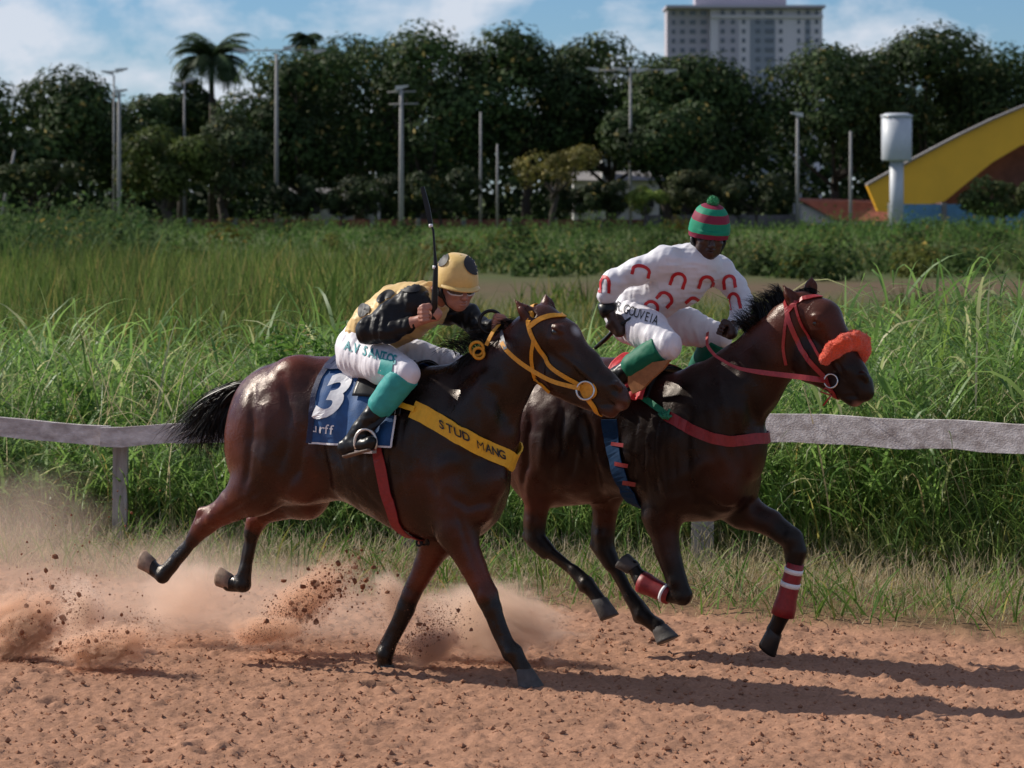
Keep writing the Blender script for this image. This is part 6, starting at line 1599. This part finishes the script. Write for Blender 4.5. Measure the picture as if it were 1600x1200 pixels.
# palms
def palm(px, D, top, length, label, seed, nf=34):
    r = np.random.default_rng(seed); k = D / FPX; z = CAMH - (top - HOR) * k; x = (px - 800) * k
    root = tag(empty('palm_tree', (x, D, 0)), label, 'palm', 'palms above the tree line')
    mb = MB(); mb.tube([(0, 0, -.1), (.1, 0, z * .5), (0, 0, z)], [.28, .22, .2], 10); mb.build('trunk', M_bark, root, True)
    for i in range(nf):
        a = i * 2.4 + r.normal() * .2; el = r.uniform(.15, 1.45); Lf = length * (.8 + .35 * r.random()); pts = []; p = np.array([0, 0, z]); e = el
        m = 9; V = []; Fq = []
        for j in range(m + 1):
            pts.append(p.copy()); p = p + Lf / m * np.array([math.cos(a) * math.cos(e), math.sin(a) * math.cos(e), math.sin(e)]); e -= (.20 + .10 * r.random())
        pts = np.array(pts); side = np.array([-math.sin(a), math.cos(a), 0])
        for j in range(m):
            for s_ in (-1, 1):
                for q in range(3):
                    b = pts[j] + (pts[j + 1] - pts[j]) * q / 3; t_ = (j + q / 3) / m; ll = length * .30 * (math.sin(min(1, t_ * 1.1 + .12) * math.pi) ** .6 + .1)
                    d = side * s_ * .8 + (pts[j + 1] - pts[j]) / (Lf / m) * .55 + np.array([0, 0, -.35]); o = len(V); wv = (pts[j + 1] - pts[j]) / (Lf / m) * .10
                    V += [b - wv, b + wv, b + d * ll]; Fq.append([o, o + 1, o + 2])
        o = len(V); 
        for j in range(m): V += [pts[j] + np.array([0, 0, .03]), pts[j] - np.array([0, 0, .03]), pts[j + 1]]; Fq.append([o, o + 1, o + 2]); o += 3
        c = np.tile(np.array([.035, .062, .022]) * (.7 + .6 * r.random()), (len(V), 1))
        obj('frond', np_mesh('frond', np.array(V), np.array(Fq), False, c), M_leafd, root)
palm(330, 258, 98, 4.6, 'tall palm with feathery fronds above the left tree line', 41)
palm(478, 268, 62, 2.2, 'palm crown poking over the dark tree beside the wide-armed light', 43, 16)

# ------------------------------------------------------------------ poles, walls and buildings beyond the field
M_conc = material('concrete_pole', (.30, .29, .28), .85, var=.15, vscale=2)
M_lampm = material('lamp_housing', (.55, .54, .52), .4, var=.1)
def pole(px, D, top, base, label, r0=.16, arms=(), lamps=(), lean=0.0, grp='poles along the far side of the field'):
    k = D / FPX; z = CAMH - (top - HOR) * k; root = tag(empty('street_light' if lamps else 'utility_pole', ((px - 800) * k, D, 0)), label, 'street light' if lamps else 'pole', grp)
    mb = MB(); mb.tube([(0, 0, -.1), (lean / 2, 0, z / 2), (lean, 0, z)], [r0, r0 * .85, r0 * .68], 12); mb.build('shaft', M_conc, root, True)
    for (a, b, row) in arms:
        zz = CAMH - (row - HOR) * k; mb = MB(); mb.tube([((a - px) * k, 0, zz), ((b - px) * k, 0, zz + .05)], .05, 6); mb.build('arm', M_conc, root, True)
    for (lx, row) in lamps:
        zz = CAMH - (row - HOR) * k; x = (lx - px) * k; s_ = 1 if lx > px else -1
        mb = MB(); mb.add([Vector((x + s_ * u * .42, v * .16, zz + w2 * (.10 - .05 * u) + .08 * u)) for u in (-1, 1) for v in (-1, 1) for w2 in (-1, 1)], [[0, 1, 3, 2], [4, 6, 7, 5], [0, 4, 5, 1], [2, 3, 7, 6], [0, 2, 6, 4], [1, 5, 7, 3]]); mb.build('lamp_head', M_lampm, root)
    return root
pole(178, 236, 118, 335, 'thin street light with two short arms at the left', .09, [(164, 192, 112)], [(168, 113), (190, 109)])
pole(186, 228, 140, 335, 'concrete pole with one bright lamp at the left', .15, [(172, 196, 150)], [(189, 142)])
pole(288, 252, 126, 335, 'street light with two lamps standing before the palm', .10, [(270, 302, 130)], [(274, 131), (300, 124)])
pole(432, 240, 84, 345, 'tall street light with very wide arms', .15, [(378, 498, 79)], [(374, 78), (452, 74), (500, 80)])
pole(627, 225, 135, 360, 'concrete pole with two crossarms behind the raised whip', .17, [(605, 650, 144), (608, 654, 163)], [(628, 136)])
pole(751, 240, 175, 345, 'dark pole between the two middle mango trees', .10)
pole(777, 238, 225, 345, 'short dark pole beside the thin olive tree', .09)
pole(985, 238, 106, 345, 'double-armed street light over the white house', .12, [(925, 1050, 110)], [(926, 108), (968, 108), (1004, 109), (1048, 111)])
pole(1246, 232, 180, 345, 'slim street light left of the terracotta roof', .13, [], [(1245, 178)])
pole(1329, 230, 205, 350, 'dark slim pole rising over the terracotta roof', .12)
pole(-2, 236, 235, 335, 'leaning pole cut off by the left edge of the picture', .12, [], [], 1.1)
M_brick = material('far_red_brick', (.20, .065, .045), .9, var=.35, vscale=1.2, bump=.3, bscale=6)
M_gray = material('grey_render', (.20, .19, .19), .9, var=.25, vscale=.5)
M_plw = material('white_render', (.62, .61, .60), .8, var=.15, vscale=.6)
M_tile = material('terracotta_tiles', (.33, .10, .055), .8, var=.3, vscale=1.5, bump=.5, bscale=8, bdist=.1)
M_dark = material('dark_opening', (.015, .016, .02), .3)
M_yarch = material('yellow_paint', (.85, .44, .02), .55, var=.08, vscale=.4)
M_slab = material('grey_slab', (.17, .16, .16), .8, var=.2, vscale=.6)
M_bluep = material('blue_paint', (.10, .24, .40), .7, var=.3, vscale=.6)
M_tank = material('tank_paint', (.46, .49, .53), .5, var=.12, vscale=.8)
def wall(px0, px1, D, top, mat, name, label, th=.3):
    a, b = at(px0, top, D), at(px1, top, D); o = tag(empty(name, ((a.x + b.x) / 2, D, 0)), label, 'wall'); w_ = b.x - a.x; n_ = max(1, int(w_ / 3.2))
    for i in range(n_):
        mb = MB(); mb.box((-w_ / 2 + w_ * (i + .5) / n_, 0, a.z / 2 - .1), (w_ / n_ - .35, th, a.z + .2)); mb.build('panel', mat, o)
    for i in range(n_ + 1):
        mb = MB(); mb.box((-w_ / 2 + w_ * i / n_, 0, a.z / 2 - .05), (.34, th + .12, a.z + .3)); mb.build('pier', M_gray, o)
    return o
wall(225, 1010, 242, 343, M_brick, 'boundary_wall', 'low red brick boundary wall along the far side of the field')
wall(1010, 1390, 241, 336, M_gray, 'boundary_wall', 'grey boundary wall below the terracotta roof')
def house(px0, px1, D, eave, ridge, mat, label, roofmat, depth=5, wins=3):
    k = D / FPX; a, b = (px0 - 800) * k, (px1 - 800) * k; ze = CAMH - (eave - HOR) * k; zr = CAMH - (ridge - HOR) * k; w_ = b - a
    o = tag(empty('house', ((a + b) / 2, D, 0)), label, 'house', 'houses behind the tree line')
    mb = MB(); mb.box((0, depth / 2, ze / 2), (w_, depth, ze)); mb.build('wall', mat, o)
    mb = MB(); e = .4; mb.prism([(-w_ / 2 - e, -e, ze + .02), (-w_ / 2 - e, depth / 2, zr), (-w_ / 2 - e, depth + e, ze + .02)], (w_ + 2 * e, 0, 0)); mb.build('roof', roofmat, o)
    for i in range(wins):
        x = -w_ / 2 + w_ * (i + .5) / wins; mb = MB(); mb.box((x, -.03, ze * .55), (min(1.1, w_ / wins * .5), .12, min(1.1, ze * .4))); wn = mb.build('window', M_dark, o)
        mb = MB(); mb.box((x, -.06, ze * .55 - min(1.1, ze * .4) / 2 - .06), (min(1.3, w_ / wins * .6), .22, .08)); mb.build('sill', M_plw, wn)
    return o
house(452, 590, 268, 306, 294, M_plw, 'pale house glimpsed under the trees left of the pole with crossarms', M_gray, wins=5)
house(896, 1030, 267, 282, 268, M_plw, 'white house with grey roof behind the thin olive tree', M_gray, wins=4)
house(940, 958, 266, 205, 198, M_plw, 'narrow white block rising over the white house', M_gray, wins=1, depth=3)
# terracotta house turned gable to the left
k = 236 / FPX; hr = tag(empty('house', at(1320, 350, 236) * 1.0), 'small white house with terracotta roof left of the water tank', 'house', 'houses behind the tree line'); hr.location.z = 0
q = lambda px, row, d=0: Vector(((px - 1320) * k, d, CAMH - (row - HOR) * k))
mb = MB(); mb.prism([q(1252, 352), q(1252, 318), q(1305, 340), q(1392, 340), q(1392, 352)], (0, 7, 0)); mb.build('wall', M_plw, hr)
mb = MB(); mb.prism([q(1250, 313, -.4), q(1306, 344, -.4), q(1398, 346, -.4), q(1380, 316, 1.5), q(1300, 314, 1.5)], (0, 5, .15)); mb.build('roof', M_tile, hr)
# yellow arch-shaped roof edge
k = 231 / FPX; ar = tag(empty('arched_hall', ((1600 - 800) * k, 231, 0)), 'large yellow arched concrete roof at the right edge', 'building')
q = lambda px, row, d=0: Vector(((px - 1600) * k, d, CAMH - (row - HOR) * k))
outer = [(1355, 290), (1400, 265), (1450, 238), (1500, 212), (1550, 188), (1600, 167), (1680, 140), (1780, 118), (1880, 110)]
inner = [(1880, 176), (1780, 182), (1680, 196), (1610, 220), (1570, 240), (1530, 268), (1495, 300), (1470, 319), (1380, 334), (1372, 330)]
F3 = [q(a, b) for a, b in outer + inner]
mb = MB(); n_ = len(outer)
for i in range(n_ - 1):       # band in quads so that the concave outline stays clean
    a, b = outer[i], outer[i + 1]; u0, u1 = i / (n_ - 1), (i + 1) / (n_ - 1)
    ip = lambda u: (lambda t: (np.interp(t, range(len(inner)), [p[0] for p in inner[::-1]]), np.interp(t, range(len(inner)), [p[1] for p in inner[::-1]])))(u * (len(inner) - 1))
    c, d = ip(u1), ip(u0); mb.prism([q(*a), q(*d), q(*c), q(*b)], (0, 1.2, 0))
mb.build('arch_face', M_yarch, ar)
mb = MB()
for (a, b) in zip(outer, outer[1:]): mb.prism([q(a[0], a[1], -.3), q(b[0], b[1], -.3), q(b[0], b[1] - 3, -.3), q(a[0], a[1] - 3, -.3)], (0, 1.8, 0))
mb.build('roof_edge', M_slab, ar)
mb = MB(); mb.prism([q(1480, 352, 3), q(1480, 300, 3), q(1530, 262, 3), q(1600, 215, 3), q(1880, 170, 3), q(1880, 352, 3)], (0, 9, 0)); mb.build('brick_infill', material('dark_brick_infill', (.10, .045, .035), .9, var=.3, vscale=1.5), ar)
o = wall(1392, 1640, 227, 319, M_bluep, 'painted_wall', 'faded blue painted wall under the yellow arch')
k = 224 / FPX; wt = tag(empty('water_tank', ((1401 - 800) * k, 224, 0)), 'white cylindrical water tank on a thick column', 'water tank')
zq = lambda row: CAMH - (row - HOR) * k
mb = MB(); mb.tube([(0, 0, -.2), (0, 0, zq(252))], [.46, .46], 20); mb.build('column', M_tank, wt, True)
mb = MB(); mb.tube([(0, 0, zq(252)), (0, 0, zq(251)), (0, 0, zq(249)), (0, 0, zq(183))], [.5, .94, 1.0, 1.0], 28); mb.build('drum', M_tank, wt, True)
mb = MB(); mb.tube([(0, 0, zq(183)), (0, 0, zq(180)), (0, 0, zq(177))], [1.06, 1.06, .7], 28); mb.build('lid', M_tank, wt, True)
# apartment tower
DT = 1060; k = DT / FPX; tw = tag(empty('apartment_tower', ((1165 - 800) * k, DT, 0)), 'tall pale apartment tower rising over the tree line', 'building')
q = lambda px: (px - 1165) * k; zr = lambda row: CAMH - (row - HOR) * k
M_tw = material('tower_render', (.62, .58, .62), .8, var=.05, vscale=.1); M_tw2 = material('tower_grey_render', (.42, .39, .44), .8, var=.05, vscale=.1); M_tw3 = material('tower_recess_panel', (.26, .28, .33), .7); M_win = material('tower_glass', (.10, .115, .145), .2)
def blk(name, a, b, top, dep0, dep1, mat):
    mb = MB(); mb.box(((q(a) + q(b)) / 2, (dep0 + dep1) / 2, zr(top) / 2), (q(b) - q(a), dep1 - dep0, zr(top))); return mb.build(name, mat, tw)
blk('block', 1110, 1285, 14, 0, 22, M_tw); blk('block', 1043, 1110, 12, 3, 22, M_tw2); blk('roof_house', 1088, 1231, -14, 6, 18, M_tw2)
blk('balcony_bay', 1123, 1154, 31, -.25, .1, M_tw2); blk('recess_panel', 1172, 1211, 31, -.3, .1, M_tw3); blk('recess_panel', 1258, 1266, 33, -.3, .1, M_tw3)  # recesses are flat panels standing proud, their depth put in as dark colour
mb = MB(); mb.box(((q(1110) + q(1286)) / 2, -.4, zr(26)), (q(1286) - q(1110), 1.2, .9)); mb.build('cornice', M_tw, tw)
mb = MB(); mb.box(((q(1040) + q(1288)) / 2, 9, zr(11)), (q(1288) - q(1040), 27, .8)); mb.build('parapet', M_tw2, tw)
mw = {}
for (cx, wd, dep) in ((1053, 5, 3), (1067, 7, 3), (1083, 9, 3), (1100, 9, 3), (1129, 6, -.25), (1145, 6, -.25), (1162, 5, 0), (1184, 7, -.3), (1202, 13, -.3), (1220, 5, 0), (1248, 4, 0), (1262, 6, -.3), (1276, 5, 0)):
    key = wd
    if key not in mw:
        b_ = MB(); b_.box((0, 0, 0), (wd * k, .3, 1.35)); mw[key] = np_mesh('window', np.array([tuple(p) for p in b_.v]), b_.f, False); mw[key].materials.append(M_win)
    for f_ in range(20):
        row = 19.5 + f_ * 14.6
        if row < 30 and cx > 1115 and False: continue
        w_ = bpy.data.objects.new('window', mw[key]); w_.location = (q(cx), dep - .1, zr(row)); link(w_, tw)
        if f_ > 12: break
# ------------------------------------------------------------------ kicked-up dirt and dust
def dust_mat(name, dens, thr, scale, col=(.97, .79, .66)):
    m = bpy.data.materials.new(name); m.use_nodes = True; t = m.node_tree; t.nodes.clear(); l = t.links.new
    o = N(t, 'ShaderNodeOutputMaterial'); v = N(t, 'ShaderNodeVolumePrincipled'); l(v.outputs[0], o.inputs['Volume'])
    v.inputs['Color'].default_value = (*col, 1); v.inputs['Anisotropy'].default_value = 0.4
    tc = N(t, 'ShaderNodeTexCoord'); oi = N(t, 'ShaderNodeObjectInfo')
    ln = N(t, 'ShaderNodeVectorMath', operation='LENGTH'); l(tc.outputs['Object'], ln.inputs[0])
    fo = N(t, 'ShaderNodeMapRange', interpolation_type='SMOOTHSTEP'); setin(fo, From_Min=1.0, From_Max=0.15, To_Min=0.0, To_Max=1.0); l(ln.outputs['Value'], fo.inputs['Value'])
    ad = N(t, 'ShaderNodeVectorMath', operation='ADD'); cm = N(t, 'ShaderNodeVectorMath', operation='SCALE'); cm.inputs[0].default_value = (31, 17, 23); l(oi.outputs['Random'], cm.inputs['Scale'])
    l(tc.outputs['Object'], ad.inputs[0]); l(cm.outputs[0], ad.inputs[1])
    nz = N(t, 'ShaderNodeTexNoise'); setin(nz, Scale=scale, Detail=4.0, Roughness=0.68, Distortion=0.9); l(ad.outputs[0], nz.inputs['Vector'])
    s1 = N(t, 'ShaderNodeMath', operation='MULTIPLY_ADD'); s1.inputs[1].default_value = 1.0; s1.inputs[2].default_value = -0.5; l(nz.outputs['Fac'], s1.inputs[0])
    s2 = N(t, 'ShaderNodeMath', operation='MULTIPLY'); s2.inputs[1].default_value = thr * 1.7; l(s1.outputs[0], s2.inputs[0])
    ad2 = N(t, 'ShaderNodeMath', operation='ADD'); l(fo.outputs[0], ad2.inputs[0]); l(s2.outputs[0], ad2.inputs[1])
    sb = N(t, 'ShaderNodeMath', operation='SUBTRACT'); sb.inputs[1].default_value = 0.30; l(ad2.outputs[0], sb.inputs[0])
    mx = N(t, 'ShaderNodeMath', operation='MAXIMUM'); mx.inputs[1].default_value = 0; l(sb.outputs[0], mx.inputs[0])
    # keep clear of the domain's rim
    ed = N(t, 'ShaderNodeMapRange'); setin(ed, From_Min=1.0, From_Max=0.85, To_Min=0.0, To_Max=1.0); l(ln.outputs['Value'], ed.inputs['Value'])
    mu = N(t, 'ShaderNodeMath', operation='MULTIPLY'); l(mx.outputs[0], mu.inputs[0]); l(ed.outputs[0], mu.inputs[1])
    mf = N(t, 'ShaderNodeMath', operation='MULTIPLY'); mf.inputs[1].default_value = dens; l(mu.outputs[0], mf.inputs[0]); l(mf.outputs[0], v.inputs['Density'])
    return m
def puff(px, py, D, rx, ry, rz, dens, label, tilt=0, thr=1.5, scale=2.2, col=(.97, .79, .66)):
    bm = bmesh.new(); bmesh.ops.create_icosphere(bm, subdivisions=3, radius=1); me = bpy.data.meshes.new('dust_cloud'); bm.to_mesh(me); bm.free()
    o = obj('dust_cloud', me, dust_mat('dust', dens, thr, scale, col)); o.location = at(px, py, D); o.scale = (rx, ry, rz); o.rotation_euler = (0, -R(tilt), -R(25))
    return tag(o, label, 'dust', 'dust thrown up behind the horses', 'stuff')
BRN = (.93, .68, .52)
puff(20, 985, 18.4, .48, .24, .25, 62.4, 'dense reddish dust heap bursting up at the left edge', 25, 2.1, 3.4, BRN)
puff(130, 960, 18.8, .22, .18, .30, 28.8, 'pale rounded dust puff rising beside the dense heap at the left', 0, 1.4, 1.8)
puff(165, 1008, 17.9, .40, .20, .15, 72, 'low dark dust bank just above the track at the left', 10, 2.1, 3.4, BRN)
puff(470, 940, 18.6, .50, .20, .19, 30, 'slanting spray of dirt behind the nearer horse hind hooves', 38, 2.1, 3.4, BRN)
puff(415, 985, 18.3, .34, .16, .12, 52.8, 'low dirt burst at the foot of the slanting spray', 8, 1.8, 2.4, BRN)
puff(614, 940, 18.5, .14, .14, .27, 33.6, 'narrow puff of dust beside the planted far foreleg', 20, 1.2, 1.8)
puff(775, 972, 18.3, .62, .36, .32, 20, 'billowing pale dust cloud behind the near foreleg', 0, 1.4, 2.0)
puff(675, 1010, 18.0, .24, .18, .15, 43.2, 'brown dust kicked off the planted foreleg', 25, 1.6, 2.4, BRN)
puff(300, 940, 19.6, 2.5, .8, .55, 1.6, 'thin veil of dust hanging low behind the nearer horse', 0, .9, 1.6)
puff(20, 835, 20.4, 1.0, .6, .70, 1.1, 'faint dust drifting over the verge at the left edge', 0, .9, 1.6)
puff(290, 930, 19.0, .42, .3, .30, 9.6, 'soft dust puff below the trailing hind hoof', 20, 1.4, 1.8)
# flying clods and grains
r = np.random.default_rng(91); P = []; S_ = []
def spray(n, a, b, spread, D, s0, s1, pw=3, dsp=.18):
    u = r.random(n) ** .8; x = a[0] + (b[0] - a[0]) * u + r.normal(size=n) * spread * (.4 + u); y = a[1] + (b[1] - a[1]) * u + r.normal(size=n) * spread * .8 * (.4 + u)
    d = D + r.normal(size=n) * dsp
    for i in range(n):
        q = at(x[i], y[i], d[i])
        if q.z > .03: P.append(tuple(q)); S_.append(s0 + (s1 - s0) * r.random() ** pw)
spray(190, (415, 992), (555, 882), 24, 18.5, .004, .019, 2.0); spray(500, (390, 1000), (555, 885), 25, 18.5, .002, .006)
spray(60, (30, 990), (110, 930), 22, 18.4, .005, .02); spray(200, (0, 1000), (120, 930), 30, 18.4, .002, .006)
spray(200, (90, 1020), (230, 985), 20, 17.9, .002, .006); spray(40, (90, 1015), (230, 985), 16, 17.9, .004, .014)
spray(60, (640, 1020), (700, 965), 16, 18.0, .004, .014); spray(150, (630, 1025), (710, 950), 20, 18.0, .002, .006)
spray(70, (30, 900), (200, 830), 70, 18.8, .003, .008); spray(60, (350, 930), (700, 920), 60, 18.6, .003, .008)
V, F_ = clods(np.array(P), np.array(S_), 17, 1.0)
MF = material('flung_dirt', (.24, .105, .058), .95, spec=.1)
tag(obj('flying_dirt', np_mesh('flying_dirt', V, F_, False), MF), 'dark clods of dirt flung up by the hooves', 'dirt', kind='stuff')
P = []; S_ = []
spray(3800, (400, 1000), (560, 882), 20, 18.55, .0012, .0042); spray(2600, (372, 1000), (470, 965), 16, 18.35, .0012, .0042)
spray(3200, (0, 1005), (115, 925), 24, 18.4, .0012, .0042); spray(2600, (85, 1018), (235, 985), 15, 17.9, .0012, .0042)
spray(1500, (630, 1025), (705, 955), 17, 18.0, .0012, .004); spray(900, (600, 985), (618, 905), 14, 18.5, .001, .003)
V, F_ = clods(np.array(P), np.array(S_), 19, 1.0, True)
tag(obj('flying_sand', np_mesh('flying_sand', V, F_, False), material('flung_sand', (.40, .20, .12), .95, spec=.1)), 'fine reddish sand grains spraying up behind the hooves', 'sand', kind='stuff')
